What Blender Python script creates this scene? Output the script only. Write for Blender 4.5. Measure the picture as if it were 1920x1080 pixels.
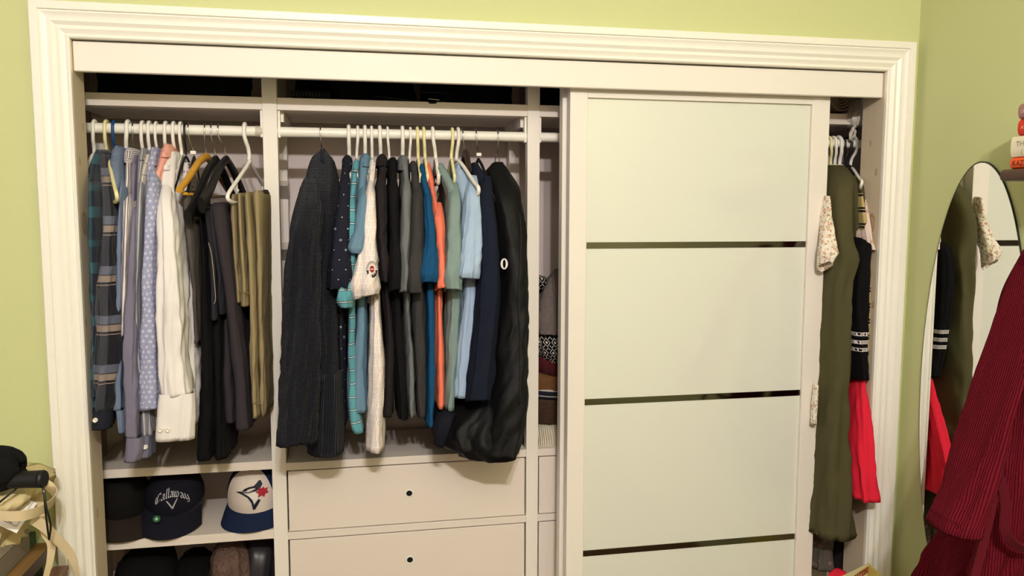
import bpy, bmesh, math, random
from mathutils import Vector, Matrix, noise
for o in list(bpy.data.objects): bpy.data.objects.remove(o)
S = bpy.context.scene
COL = S.collection
# ---------------------------------------------------------------- camera
FPX = 1475.445
CAM = Vector((0.72504, -1.98366, 1.56002))
YAW, PITCH, ROLL = 0.19034981, 0.09517608, 0.00206871
FW = Vector((math.sin(YAW)*math.cos(PITCH), math.cos(YAW)*math.cos(PITCH), -math.sin(PITCH)))
RT = Vector((math.cos(YAW), -math.sin(YAW), 0)); UP = RT.cross(FW)
RT, UP = RT*math.cos(ROLL)+UP*math.sin(ROLL), -RT*math.sin(ROLL)+UP*math.cos(ROLL)
cd = bpy.data.cameras.new('camera'); cam = bpy.data.objects.new('camera', cd); COL.objects.link(cam)
cd.sensor_width = 36; cd.lens = FPX/1920*36; cd.clip_start = .05
cam.matrix_world = Matrix(((RT.x, UP.x, -FW.x, CAM.x), (RT.y, UP.y, -FW.y, CAM.y), (RT.z, UP.z, -FW.z, CAM.z), (0, 0, 0, 1)))
S.camera = cam
# ---------------------------------------------------------------- world, lamps, exposure
W = bpy.data.worlds.new('world'); S.world = W; W.use_nodes = True
W.node_tree.nodes['Background'].inputs[0].default_value = (.75, .85, 1, 1)
W.node_tree.nodes['Background'].inputs[1].default_value = 2.2
S.view_settings.view_transform = 'Standard'; S.view_settings.look = 'None'
S.view_settings.gamma = 1; S.view_settings.use_curve_mapping = False
S.view_settings.exposure = -0.03
LAMP = Vector((0.80, -2.8, 2.76))
BULBS = [Vector((-.075, .02, -.10)), Vector((.085, -.03, -.10))]
for b in BULBS:
    ld = bpy.data.lights.new('bulb_light', 'POINT'); ld.energy = 100; ld.shadow_soft_size = .035; ld.color = (1, .96, .95)
    lo = bpy.data.objects.new('bulb_light', ld); COL.objects.link(lo); lo.location = LAMP+b+Vector((0, 0, -.045))

def ray(px, py): return RT*((px-960)/FPX)-UP*((py-540)/FPX)+FW
def at(px, py, Y):
    d = ray(px, py); return CAM+d*((Y-CAM.y)/d.y)
def atx(px, py, X):
    d = ray(px, py); return CAM+d*((X-CAM.x)/d.x)
def atz(px, py, Z):
    d = ray(px, py); return CAM+d*((Z-CAM.z)/d.z)
# ---------------------------------------------------------------- object helpers
def wloc(o):
    v = Vector((0, 0, 0))
    while o: v += o.location; o = o.parent
    return v
def mk(name, vs, fs, mat, parent=None, smooth=True, uv=None, auto=None):
    me = bpy.data.meshes.new(name); me.from_pydata([tuple(v) for v in vs], [], fs); me.update()
    if uv:
        l = me.uv_layers.new(name='UVMap')
        for p in me.polygons:
            us = [uv[me.loops[i].vertex_index] for i in p.loop_indices]
            for i, c in zip(p.loop_indices, us): l.data[i].uv = c
    if mat: me.materials.append(mat)
    if smooth: me.polygons.foreach_set('use_smooth', [True]*len(me.polygons))
    o = bpy.data.objects.new(name, me); COL.objects.link(o)
    if auto is not None: me.set_sharp_from_angle(angle=math.radians(auto))
    if parent: o.parent = parent; o.location = -wloc(parent)
    return o
def tag(o, label=None, cat=None, group=None, kind=None):
    if label: o['label'] = label
    if cat: o['category'] = cat
    if group: o['group'] = group
    if kind: o['kind'] = kind
    return o
def thing(name, loc, label=None, cat=None, group=None, kind=None):
    o = bpy.data.objects.new(name, None); COL.objects.link(o); o.location = loc; o.empty_display_size = .05
    return tag(o, label, cat, group, kind)
class MB:
    def __init__(s): s.v = []; s.f = []
    def box(s, x0, x1, y0, y1, z0, z1):
        b = len(s.v)
        s.v += [(x, y, z) for z in (z0, z1) for y in (y0, y1) for x in (x0, x1)]
        s.f += [[b+i for i in q] for q in ((0, 2, 3, 1), (4, 5, 7, 6), (0, 1, 5, 4), (2, 6, 7, 3), (0, 4, 6, 2), (1, 3, 7, 5))]
        return s
    def quad(s, *p):
        b = len(s.v); s.v += [tuple(q) for q in p]; s.f.append([b+i for i in range(len(p))]); return s
    def grid(s, rows, closed=False):
        b = len(s.v); n = len(rows[0])
        for r in rows: s.v += [tuple(q) for q in r]
        for i in range(len(rows)-1):
            for j in range(n if closed else n-1):
                k = (j+1) % n
                s.f.append([b+i*n+j, b+i*n+k, b+(i+1)*n+k, b+(i+1)*n+j])
        return s
    def tube(s, pts, r, n=10, cap=True, flat=None):
        pts = [Vector(p) for p in pts]; m = len(pts); rows = []; nrm = None
        for i, p in enumerate(pts):
            t = (pts[min(i+1, m-1)]-pts[max(i-1, 0)]).normalized()
            if nrm is None:
                nrm = t.orthogonal().normalized() if flat is None else (Vector(flat)-t*t.dot(Vector(flat))).normalized()
            nrm = (nrm-t*nrm.dot(t)).normalized(); bn = t.cross(nrm)
            rr = r[i] if isinstance(r, (list, tuple)) else r
            ra, rb = rr if isinstance(rr, (list, tuple)) else (rr, rr)
            rows.append([p+nrm*(ra*math.cos(a))+bn*(rb*math.sin(a)) for a in [2*math.pi*k/n for k in range(n)]])
        b = len(s.v); s.grid(rows, True)
        if cap:
            s.f.append([b+k for k in range(n)][::-1]); s.f.append([b+(m-1)*n+k for k in range(n)])
        return s
    def lathe(s, c, prof, n=24, axis='z'):
        rows = []
        for r, h in prof:
            row = []
            for k in range(n):
                a = 2*math.pi*k/n; u, v = r*math.cos(a), r*math.sin(a)
                row.append({'z': (c[0]+u, c[1]+v, c[2]+h), 'y': (c[0]+u, c[1]+h, c[2]+v), 'x': (c[0]+h, c[1]+u, c[2]+v)}[axis])
            rows.append(row)
        return s.grid(rows, True)
    def build(s, name, mat, parent=None, smooth=False, bevel=0, auto=None, seg=2):
        o = mk(name, s.v, s.f, mat, parent, smooth, auto=auto)
        if bevel:
            m = o.modifiers.new('bevel', 'BEVEL'); m.width = bevel; m.segments = seg; m.limit_method = 'ANGLE'; m.harden_normals = False
        return o
def bx(name, x0, x1, y0, y1, z0, z1, mat, parent=None, bevel=.0015):
    return MB().box(x0, x1, y0, y1, z0, z1).build(name, mat, parent, bevel=bevel)
def smoothpath(pts, k=6):
    pts = [Vector(p) for p in pts]; out = []
    for i in range(len(pts)-1):
        p0, p1, p2, p3 = pts[max(i-1, 0)], pts[i], pts[i+1], pts[min(i+2, len(pts)-1)]
        for j in range(k):
            t = j/k
            out.append(.5*((2*p1)+(p2-p0)*t+(2*p0-5*p1+4*p2-p3)*t*t+(3*p1-p0-3*p2+p3)*t**3))
    out.append(pts[-1]); return out
# ---------------------------------------------------------------- materials
def lin(c): return tuple(((v/255)/12.92 if v/255 <= .04045 else ((v/255+.055)/1.055)**2.4) for v in c)
class NT:
    def __init__(s, name):
        s.m = bpy.data.materials.new(name); s.m.use_nodes = True; s.t = s.m.node_tree
        s.b = s.t.nodes['Principled BSDF']
        s._uv = s._ob = None
    def n(s, t, **k):
        nd = s.t.nodes.new(t)
        for a, v in k.items(): setattr(nd, a, v)
        return nd
    def link(s, a, b):
        if isinstance(a, (int, float)): b.default_value = a
        elif isinstance(a, tuple):
            b.default_value = a if len(a) == len(b.default_value) else (*a, 1)
        else: s.t.links.new(a, b)
    def uv(s):
        if not s._uv:
            tc = s.n('ShaderNodeTexCoord'); sp = s.n('ShaderNodeSeparateXYZ'); s.t.links.new(tc.outputs['UV'], sp.inputs[0])
            s._uv = (sp.outputs[0], sp.outputs[1], tc.outputs['UV'])
        return s._uv
    def ob(s):
        if not s._ob:
            tc = s.n('ShaderNodeTexCoord'); sp = s.n('ShaderNodeSeparateXYZ'); s.t.links.new(tc.outputs['Object'], sp.inputs[0])
            s._ob = (sp.outputs[0], sp.outputs[1], sp.outputs[2], tc.outputs['Object'])
        return s._ob
    def M(s, op, a, b=0, c=0):
        nd = s.n('ShaderNodeMath', operation=op)
        for i, v in enumerate((a, b, c)): s.link(v, nd.inputs[i])
        return nd.outputs[0]
    def mix(s, f, a, b):
        nd = s.n('ShaderNodeMix', data_type='RGBA')
        s.link(f, nd.inputs[0]); s.link(a, nd.inputs[6]); s.link(b, nd.inputs[7]); return nd.outputs[2]
    def noise(s, vec, scale, detail=2, rough=.5):
        nd = s.n('ShaderNodeTexNoise'); s.t.links.new(vec, nd.inputs['Vector']); nd.inputs['Scale'].default_value = scale
        nd.inputs['Detail'].default_value = detail; nd.inputs['Roughness'].default_value = rough; return nd.outputs['Fac']
    def vec(s, x, y, z=0.):
        nd = s.n('ShaderNodeCombineXYZ'); s.link(x, nd.inputs[0]); s.link(y, nd.inputs[1]); s.link(z, nd.inputs[2]); return nd.outputs[0]
    def band(s, x, period, w, off=0.):   # 1 inside a stripe of relative width w
        return s.M('LESS_THAN', s.M('FRACT', s.M('ADD', s.M('DIVIDE', x, period), off)), w)
    def bump(s, h, dist=.001, strength=.5):
        nd = s.n('ShaderNodeBump'); s.link(h, nd.inputs['Height']); nd.inputs['Distance'].default_value = dist; nd.inputs['Strength'].default_value = strength
        s.t.links.new(nd.outputs[0], s.b.inputs['Normal'])
    def fin(s, col, rough=.85, metal=0., spec=.3, **k):
        s.link(col, s.b.inputs['Base Color']); s.link(rough, s.b.inputs['Roughness']); s.b.inputs['Metallic'].default_value = metal
        s.b.inputs['Specular IOR Level'].default_value = spec
        for a, v in k.items(): s.b.inputs[a.replace('_', ' ')].default_value = v
        return s.m
def plain(name, rgb, rough=.5, metal=0., spec=.4, bump=0, bscale=60, var=.0):
    t = NT(name); c = lin(rgb)
    if var:
        f = t.noise(t.ob()[3], 6, 3)
        col = t.mix(f, tuple(v*(1-var) for v in c), tuple(min(1, v*(1+var)) for v in c))
    else: col = c
    if bump: t.bump(t.noise(t.ob()[3], bscale, 4), bump, .6)
    return t.fin(col, rough, metal, spec)
def cloth(name, rgb, rough=.9, var=.12, weave=1500, sheen=.0, bump=.0003):
    t = NT(name); c = lin(rgb); f = t.noise(t.ob()[3], 14, 4, .6)
    col = t.mix(f, tuple(v*(1-var) for v in c), tuple(min(1, v*(1+var)) for v in c))
    u, v, uv = t.uv()
    h = t.M('ADD', t.M('MULTIPLY', t.M('SINE', t.M('MULTIPLY', u, 5200.)), t.M('SINE', t.M('MULTIPLY', v, 5200.))), t.noise(t.ob()[3], 55, 3))
    t.bump(h, bump, .5)
    return t.fin(col, rough, 0., .15, Sheen_Weight=sheen)
WALLG = plain('green_wall_paint', (199, 203, 147), .7, spec=.25, bump=.0006, bscale=90)
WHITE = plain('white_trim_paint', (240, 236, 222), .38, spec=.45)
def frame_mat():
    t = NT('painted_frame'); o = t.ob()[3]
    return t.fin(t.mix(t.noise(o, 2.2, 2), lin((238, 232, 220)), lin((232, 225, 212))), .5, 0., .3)
FRAME = frame_mat()
CLOSETW = plain('closet_wall_paint', (226, 211, 205), .75, spec=.2, bump=.0005)
LAMIN = plain('white_laminate', (230, 219, 206), .4)
CEIL = plain('ceiling_paint', (222, 217, 204), .8)
CHROME = plain('chrome', (190, 188, 182), .18, 1.)
BLACKP = plain('black_plastic', (22, 21, 21), .42)
WHITEP = plain('white_plastic', (238, 233, 222), .35)
CREAMP = plain('cream_plastic', (236, 226, 168), .35)
DARK = plain('hole_shade_black', (8, 8, 8), .9)
# ================================================================ the room
XL, XR, YB, ZC = -1.75, 2.272, -3.45, 2.94
TI_L, TI_R, TI_T, TW = .081, 2.172, 1.955, .079      # casing inner edges, width
st = lambda o: tag(o, kind='structure')
def floor_mat():
    t = NT('oak_floor'); x, y, z, o = t.ob()
    g = t.noise(t.vec(t.M('MULTIPLY', x, 30.), t.M('MULTIPLY', y, 2.)), 1.5, 4)
    return t.fin(t.mix(g, lin((76, 52, 34)), lin((112, 80, 52))), .45)
FLOORM = floor_mat()
fl = st(thing('floor', (0, 0, 0)))
nb = 0
for i in range(30):
    x0 = XL+i*(XR-XL)/30; x1 = x0+(XR-XL)/30-.002
    bx('plank', x0, x1, YB, .02, -.02, 0, FLOORM, fl, 0)
bx('subfloor', XL-.05, XR+.05, YB-.05, .75, -.05, -.021, FLOORM, fl, 0)
bx('plank', -.1, 2.35, .021, .6, -.02, 0, FLOORM, fl, 0)
st(bx('ceiling', XL, XR, YB, .02, ZC, ZC+.04, CEIL, None, 0))
m = MB(); m.box(XL, TI_L-.0205, .022, .10, 0, ZC); m.box(TI_R+.0205, XR+.05, .022, .10, 0, ZC); m.box(TI_L-.0205, TI_R+.0205, .022, .10, TI_T+.02, ZC)
st(m.build('wall_back', WALLG))
st(bx('wall_right', XR, XR+.05, YB, .022, 0, ZC, WALLG, None, 0))
TAUPEW = plain('taupe_wall_paint', (148, 134, 116), .7, spec=.25)
st(bx('wall_front', XL, XR, YB-.08, YB, 0, ZC, TAUPEW, None, 0))
WY0, WY1, WZ0, WZ1 = -2.75, -1.35, .85, 2.15
m = MB(); m.box(XL-.08, XL, YB, WY0, 0, ZC); m.box(XL-.08, XL, WY1, .022, 0, ZC); m.box(XL-.08, XL, WY0, WY1, 0, WZ0); m.box(XL-.08, XL, WY0, WY1, WZ1, ZC)
st(m.build('wall_left', TAUPEW))
wn = st(thing('window_1', (XL, (WY0+WY1)/2, WZ0)))
m = MB()
for a in ((WY0-.06, WY0+.03, WZ0-.06, WZ1+.06), (WY1-.03, WY1+.06, WZ0-.06, WZ1+.06), (WY0, WY1, WZ0-.06, WZ0+.03), (WY0, WY1, WZ1-.03, WZ1+.06), (WY0, WY1, 1.45, 1.49)):
    m.box(XL-.05, XL+.02, a[0], a[1], a[2], a[3])
m.build('window_frame', WHITE, wn)
def pane_glass():
    mt = bpy.data.materials.new('window_glass'); mt.use_nodes = True; nt = mt.node_tree; nt.nodes.clear()
    o = nt.nodes.new('ShaderNodeOutputMaterial'); mx = nt.nodes.new('ShaderNodeMixShader'); tr = nt.nodes.new('ShaderNodeBsdfTransparent'); gl = nt.nodes.new('ShaderNodeBsdfGlossy')
    gl.inputs['Roughness'].default_value = .02; mx.inputs[0].default_value = .08
    nt.links.new(tr.outputs[0], mx.inputs[1]); nt.links.new(gl.outputs[0], mx.inputs[2]); nt.links.new(mx.outputs[0], o.inputs[0]); return mt
GLASS = pane_glass()
bx('pane', XL-.045, XL-.04, WY0, WY1, WZ0, 1.45, GLASS, wn, 0); bx('pane', XL-.045, XL-.04, WY0, WY1, 1.49, WZ1, GLASS, wn, 0)
# closet shell
st(bx('wall_closet_back', -.12, 2.40, .545, .58, 0, 2.5, CLOSETW, None, 0))
st(bx('wall_closet_left', -.12, -.07, .10, .545, 0, 2.5, CLOSETW, None, 0))
st(bx('wall_closet_right', 2.33, 2.38, .10, .545, 0, 2.5, CLOSETW, None, 0))
st(bx('wall_closet_top', -.12, 2.40, .10, .545, 2.44, 2.5, CLOSETW, None, 0))
# door casing, mitred at the corners
PROF = [(0, .0), (0, .009), (.003, .0115), (.007, .0105), (.009, .0085), (.012, .0095), (.020, .0135), (.028, .0115), (.031, .0135), (.036, .0165), (.044, .0145), (.050, .0155), (.056, .0185), (.059, .0175), (.061, .0215), (.064, .022), (TW-.002, .022), (TW, .020), (TW, 0)]
def casing(name, fn):
    rows = [[fn(u, d, e) for u, d in PROF] for e in (0, 1)]
    m = MB().grid(rows)
    return st(mk(name, m.v, m.f, WHITE, None, True, auto=25))
Y0 = .022
casing('trim_1', lambda u, d, e: (TI_L-u, Y0-d, 0 if e == 0 else TI_T+u))
casing('trim_2', lambda u, d, e: (TI_L-u if e == 0 else TI_R+u, Y0-d, TI_T+u))
casing('trim_3', lambda u, d, e: (TI_R+u, Y0-d, TI_T+u if e == 0 else 0))
def jamb_mat():
    t = NT('knotty_painted_jamb'); x, y, z, o = t.ob()
    col = t.mix(t.noise(t.vec(t.M('MULTIPLY', x, 8.), t.M('MULTIPLY', y, 26.), t.M('MULTIPLY', z, 1.2)), 2., 3), lin((208, 190, 160)), lin((216, 202, 176)))
    spots = [(150, 303, .008, 0), (183, 962, .010, 0), (1632, 269, .007, 1), (1637, 572, .008, 1), (1634, 418, .022, 1), (1626, 640, .006, 1)]
    sq = lambda a: t.M('MULTIPLY', a, a)
    for px, py, r, s in spots:
        p = atx(px, py, TI_R if s else TI_L)
        d = t.M('SQRT', t.M('ADD', sq(t.M('DIVIDE', t.M('SUBTRACT', y, p.y), r*.75)), sq(t.M('DIVIDE', t.M('SUBTRACT', z, p.z), r*1.35))))
        d = t.M('ADD', d, t.M('MULTIPLY', t.M('SUBTRACT', t.noise(o, 120, 2), .5), .5))
        ring = t.M('SUBTRACT', 1., t.M('MINIMUM', t.M('ABSOLUTE', t.M('MULTIPLY', t.M('SUBTRACT', d, .75), 3.2)), 1.))
        ring = t.M('MAXIMUM', ring, t.M('MULTIPLY', t.M('LESS_THAN', d, .8), .45))
        col = t.mix(t.M('MULTIPLY', ring, .8), col, lin((150, 110, 50)))
    return t.fin(col, .5)
JAMB = jamb_mat()
st(bx('trim_4', TI_L-.02, TI_L, .0225, .0995, 0, TI_T+.02, JAMB, None, .001))
st(bx('trim_5', TI_R, TI_R+.02, .0225, .118, 0, TI_T+.02, JAMB, None, .001))
st(bx('trim_6', TI_L, TI_R, .0225, .10, TI_T, TI_T+.0195, WHITE, None, .001))
VZ = 1.8835
st(bx('trim_7', TI_L+.001, TI_R-.001, .028, .046, VZ, TI_T-.003, FRAME, None, .003))   # valance board
# ---------------------------------------------------------------- sliding doors
def glass_paint():
    t = NT('back_painted_glass')
    return t.fin(lin((224, 226, 212)), .06, 0., .5, Coat_Weight=.3, Coat_Roughness=.02)
PGLASS = glass_paint()
STRIP = plain('chrome_dark_reflection', (105, 100, 92), .07, 1.)  # chrome, with the dark room's reflection put into its base colour
def sliding_door(name, x0, x1, y, sl, sr, zs):
    d = st(thing(name, ((x0+x1)/2, y, .03))); th = .034; zt = 1.935
    bx('stile', x0, x0+sl, y, y+th, .03, zt, FRAME, d, .002); bx('stile', x1-sr, x1, y, y+th, .03, zt, FRAME, d, .002)
    bx('rail', x0+sl, x1-sr, y+.001, y+th-.001, 1.864, zt, FRAME, d, .001); bx('rail', x0+sl, x1-sr, y+.001, y+th-.001, .03, .11, FRAME, d, .001)
    edges = [1.864]+zs+[.11]
    for i in range(len(edges)-1):
        bx('glass_panel', x0+sl, x1-sr, y+.010, y+.016, edges[i+1]+(.0085 if i < len(zs) else 0), edges[i]-(.0085 if i else 0), PGLASS, d, .0005)
    for z in zs: bx('metal_strip', x0+sl, x1-sr, y+.0085, y+.017, z-.0085, z+.0085, STRIP, d, .0005)
    bx('back_panel', x0+sl, x1-sr, y+.018, y+.028, .11, 1.864, LAMIN, d, 0)
    return d
DY = .058
zs = [(at(1098, a, DY).z+at(1510, b, DY).z)/2 for a, b in ((463, 456), (754, 739), (1039, 1008))]
sliding_door('door_1', 1.2735, 2.029, DY, .049, .055, zs)
sliding_door('door_2', at(1052.5, 500, .098).x, 2.035, .098, .049, .05, zs)
# ---------------------------------------------------------------- closet organiser
YP, YR, ZR = .19, .212, 1.7725        # front of posts, rod depth and height
kx = (YP-CAM.y)
PX = [(at(491, 200, YP).x, at(519, 200, YP).x), (at(989, 300, YP).x, at(1012, 300, YP).x)]
def zat(px, py, y=YP): return at(px, py, y).z
org = thing('closet_organiser', (1.13, .33, 0), 'white wooden closet organiser with shelves, drawers and tall front posts', 'closet organiser')
YK = .47
for a, b in PX+[(-.02, .018), (2.262, 2.298)]:
    bx('post', a, b, YP, YP+.032, .0, 2.25, FRAME, org, .0015); bx('post', a+.001, b-.001, YK, YK+.032, .0, 2.25, LAMIN, org, .0015)
(PL0, PL1), (PM0, PM1) = PX
BAYS = [(.018, PL0), (PL1, PM0), (PM1, 2.262)]
SH0, SH1 = 1.8275, 1.8595
for a, b in BAYS:
    bx('top_shelf', a, b, YP+.003, YK, SH0, SH1, LAMIN, org, .001)
    bx('rear_rail', a, b, YK-.012, YK, SH0-.002, SH0+.03, LAMIN, org, 0)
for a, b in BAYS[1:2]:
    for xx in (a, b-.014): bx('side_rail', xx, xx+.014, YP+.033, YK, SH0-.028, SH0, LAMIN, org, .001)
rod = None
for i, (a, b) in enumerate(BAYS):
    m = MB().tube([(a, YR, ZR), (b, YR, ZR)], .0135, 20); m.build('clothes_rod', WHITE, org, True, auto=40)
    for xx in (a+.0035, b-.0035):
        bk = MB().box(xx-.003, xx+.003, YR-.012, YR+.012, ZR-.016, SH0).build('rod_bracket', WHITE, org, bevel=.001)
mm_ = MB().tube([(PL0-.020, YR, ZR), (PL0-.002, YR, ZR)], .0146, 20); mm_.build('rod_collar', plain('rod_collar', (196, 188, 166), .4), org, True, auto=40)
for py_ in (338, 455):   # small wedge brackets on the rear post of the middle bay
    zt_ = at(530, py_, YK-.03).z; x0_, x1_ = PL0+.004, PL1+.004
    w_ = MB(); w_.v = [(x, y, z) for x in (x0_, x1_) for y, z in ((YK-.0005, zt_), (YK-.075, zt_-.018), (YK-.0005, zt_-.055))]; w_.f = [[0, 1, 2], [3, 5, 4], [0, 3, 4, 1], [1, 4, 5, 2], [2, 5, 3, 0]]
    w_.build('shelf_bracket', LAMIN, org)
# left bay shelves
S3T, S3B = zat(340, 874), zat(340, 890)
HT, HB = zat(340, 1006.5), zat(340, 1023)
for zt, zb in ((S3T, S3B), (HT, HB), (.36, .335), (.09, .065)):
    bx('shelf', BAYS[0][0], BAYS[0][1], YP+.002, YK, zb, zt, LAMIN, org, .001)
# drawers
DT, DB = zat(760, 856), zat(760, 870)
for a, b in BAYS[1:]:
    bx('drawer_top', a, b, YP+.001, YK, DB, DT, LAMIN, org, .001)
dz = [(zat(760, 872), zat(760, 982.5)), (zat(760, 998), zat(760, 998)-(zat(760, 872)-zat(760, 982.5)))]
pitch = dz[0][0]-dz[1][0]
fronts = [dz[0], dz[1], (dz[1][0]-pitch, dz[1][1]-pitch), (dz[1][0]-2*pitch, .07)]
for bi, (a, b) in enumerate(BAYS[1:]):
    for k, (zt, zb) in enumerate(fronts):
        d = bx('drawer', a+.004, b-.004, YP+.004, YP+.022, zb+.001, zt-.001, LAMIN, org, .001)
        bx('drawer_box', a+.012, b-.012, YP+.022, YK-.02, zb+.012, zt-.03, LAMIN, d, 0)
        bx('drawer_divider', a, b, YP+.001, YP+.03, zb-.0215, zb-.0015, LAMIN, org, .001)
        cx = (a+b)/2-.002; cz = (zt+zb)/2+.002
        MB().lathe((cx, YP+.004, cz), [(.0085, .006), (.0085, -.0022), (.0098, -.0030), (.0112, -.0022), (.0115, .0005)], 28, 'y').build('finger_hole_ring', WHITE, d, True)
        MB().lathe((cx, YP+.004, cz), [(.0, -.0004), (.0086, -.0006)], 28, 'y').build('finger_hole_shade', DARK, d, True)  # flat black disc: the shade inside the hole is painted on
# ---------------------------------------------------------------- ceiling lamp the light comes from
lm = thing('ceiling_lamp', LAMP, 'two bulb ceiling lamp with round white base', 'lamp')
MB().lathe(LAMP, [(0, .17), (.10, .17), (.11, .15), (.105, .11), (.03, .10), (0, .10)], 28).build('lamp_base', WHITE, lm, True, auto=40)
t = NT('frosted_bulb'); t.b.inputs['Emission Color'].default_value = (1, .86, .64, 1); t.b.inputs['Emission Strength'].default_value = 6; BULB = t.fin((1, .95, .85), .4)
for b in BULBS:
    p = LAMP+b
    MB().lathe(p, [(.016, .22), (.016, .12), (.018, .12)], 16).build('lamp_socket', WHITE, lm, True, auto=40)
    MB().lathe(p, [(.014, .125), (.018, .10), (.03, .06), (.031, .045), (.022, .02), (0, .012)], 20).build('bulb', BULB, lm, True)
# ================================================================ cloth shapes
def interp(rows, n):
    """rows of equal-length tuples -> n smoothly resampled rows (Catmull-Rom over the row index by height)"""
    k = len(rows); zs = [r[0] for r in rows]; out = []
    for i in range(n):
        z = zs[0]+(zs[-1]-zs[0])*i/(n-1); j = 0
        while j < k-2 and z < zs[j+1]: j += 1
        t = (z-zs[j])/((zs[j+1]-zs[j]) or 1e-9); t = min(max(t, 0), 1)
        p0, p1, p2, p3 = rows[max(j-1, 0)], rows[j], rows[j+1], rows[min(j+2, k-1)]
        h1 = t*t*(3-2*t); v = []
        for a, b, c, d, za, zb, zc, zd in ((p0[q], p1[q], p2[q], p3[q], p0[0], p1[0], p2[0], p3[0]) for q in range(len(p1))):
            dz = zc-zb
            m1 = ((c-a)/((zc-za) or 1e-9))*dz; m2 = ((d-b)/((zd-zb) or 1e-9))*dz
            v.append((2*t**3-3*t*t+1)*b+(t**3-2*t*t+t)*m1+(3*t*t-2*t**3)*c+(t**3-t*t)*m2)
        v[0] = z; out.append(v)
    return out
def loft(name, rows, mat, parent, dep=.36, n=56, m=56, e=.62, amp=.004, fq=1.4, seed=0, cap=True, lip=.012, tilt=0., lb=0., skew=0., flare=0., wav=0., drop=None, vs=6.):
    """a hanging cloth volume. rows, top to bottom: (py, pxL, pxR, y_front[, y_back]) - edges read at the row's own depth, depth dep behind the front"""
    R = []
    for r in rows:
        yf = r[3]; yb = r[4] if len(r) > 4 else yf+dep
        ym = yf+min(.03, .14*(yb-yf)); a, b = at(r[1], r[0], yf+lb*(yb-yf) if lb else ym), at(r[2], r[0], ym)
        g = .03*(b.x-a.x); R.append(((a.z+b.z)/2, a.x-g, b.x+g, yf, yb))
    rs = interp(R, n); vs_, uv, fs = [], [], []
    per = sum(2*(r[4]-r[3])+2*(r[2]-r[1]) for r in rs)/n
    rnd = random.Random(seed); sx = rnd.uniform(0, 90); zb_ = rs[-1][0]
    rings = [(r, 1.) for r in rs]
    r = rs[-1]; li = min(.004, .3*(r[2]-r[1]))
    rings += [((r[0]+.0015, r[1]+li, r[2]-li, r[3]+li, r[4]-li), .6), ((r[0]+lip, r[1]+li*1.3, r[2]-li*1.3, r[3]+li*1.5, r[4]-li*1.5), .6)]
    for q, (r, ff) in enumerate(rings):
        z, xa, xb, yf, yb = r; hx = max((xb-xa)/2, .001); hy = max((yb-yf)/2, .001); xc = (xa+xb)/2; yc = (yf+yb)/2
        tz = min(q, n-1)/(n-1); base = []
        for k in range(m+1):
            tt = 2*math.pi*k/m; a = tt+.58*math.sin(tt); c, s = math.cos(a), math.sin(a)
            base.append((hx*math.copysign(abs(s)**e, s), hy*math.copysign(abs(c)**e, c), s/hx, c/hy))
        cu = [0.]
        for k in range(m): cu.append(cu[-1]+math.hypot(base[k+1][0]-base[k][0], base[k+1][1]-base[k][1]))
        mid = cu[m//2]; am = min(amp, hx*.5)*(.45+.75*tz)*ff
        for k in range(m):
            x, y, nx, ny = base[k]; l = math.hypot(nx, ny); nx /= l; ny /= l
            s = cu[k]-mid; back = (y/hy+1)/2
            # folds run down the cloth: fast round the ring, slow in height, with a few slanting pulls
            f = 1.0*noise.noise(Vector((sx+s*fq*24, z*vs*.4, sx)))+.5-2.0*abs(noise.noise(Vector((sx+s*fq*33+z*1.2, z*vs*.55, 7+sx))))
            f += .35*noise.noise(Vector((sx+s*fq*90, z*vs*2.2, 3+sx)))
            f += .55*(.35-2*abs(noise.noise(Vector((sx+s*30+z*16, z*9, 21+sx)))))
            g = noise.noise(Vector((sx+x*8, y*9, z*13+sx)))
            d = am*f+am*.5*g
            x = xc+x*(1-.22*back)+nx*d+skew*(y+hy)+wav*math.sin(z*9+sx)*.5*tz
            zz = z+(drop*noise.noise(Vector((sx+s*14, 3, sx))) if drop and q >= n-1 else 0)
            if tilt: zz += tilt*(1-back)**.7*max(0, tz-.55)/.45
            vs_.append((x, yc+y+ny*d*.8, zz)); uv.append((s, z))
    L = len(rings)
    for i in range(L-1):
        for k in range(m):
            k2 = (k+1) % m; fs.append([i*m+k, (i+1)*m+k, (i+1)*m+k2, i*m+k2])
    if cap:
        z, xa, xb, yf, yb = rs[0]; vs_.append(((xa+xb)/2+skew*(yb-yf)/2, (yf+yb)/2, z+.003)); uv.append((0., z)); c = len(vs_)-1
        fs += [[k, (k+1) % m, c] for k in range(m)]
    o = mk(name, vs_, fs, mat, parent, True)
    # uv with an unbroken seam
    me = o.data; l = me.uv_layers.new(name='UVMap')
    for p in me.polygons:
        us = [uv[me.loops[i].vertex_index] for i in p.loop_indices]
        wrap = len(us) == 4 and max(u[0] for u in us)-min(u[0] for u in us) > per*.45
        for i, c in zip(p.loop_indices, us): l.data[i].uv = (c[0]+per if wrap and c[0] < 0 else c[0], c[1])
    return o
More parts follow.
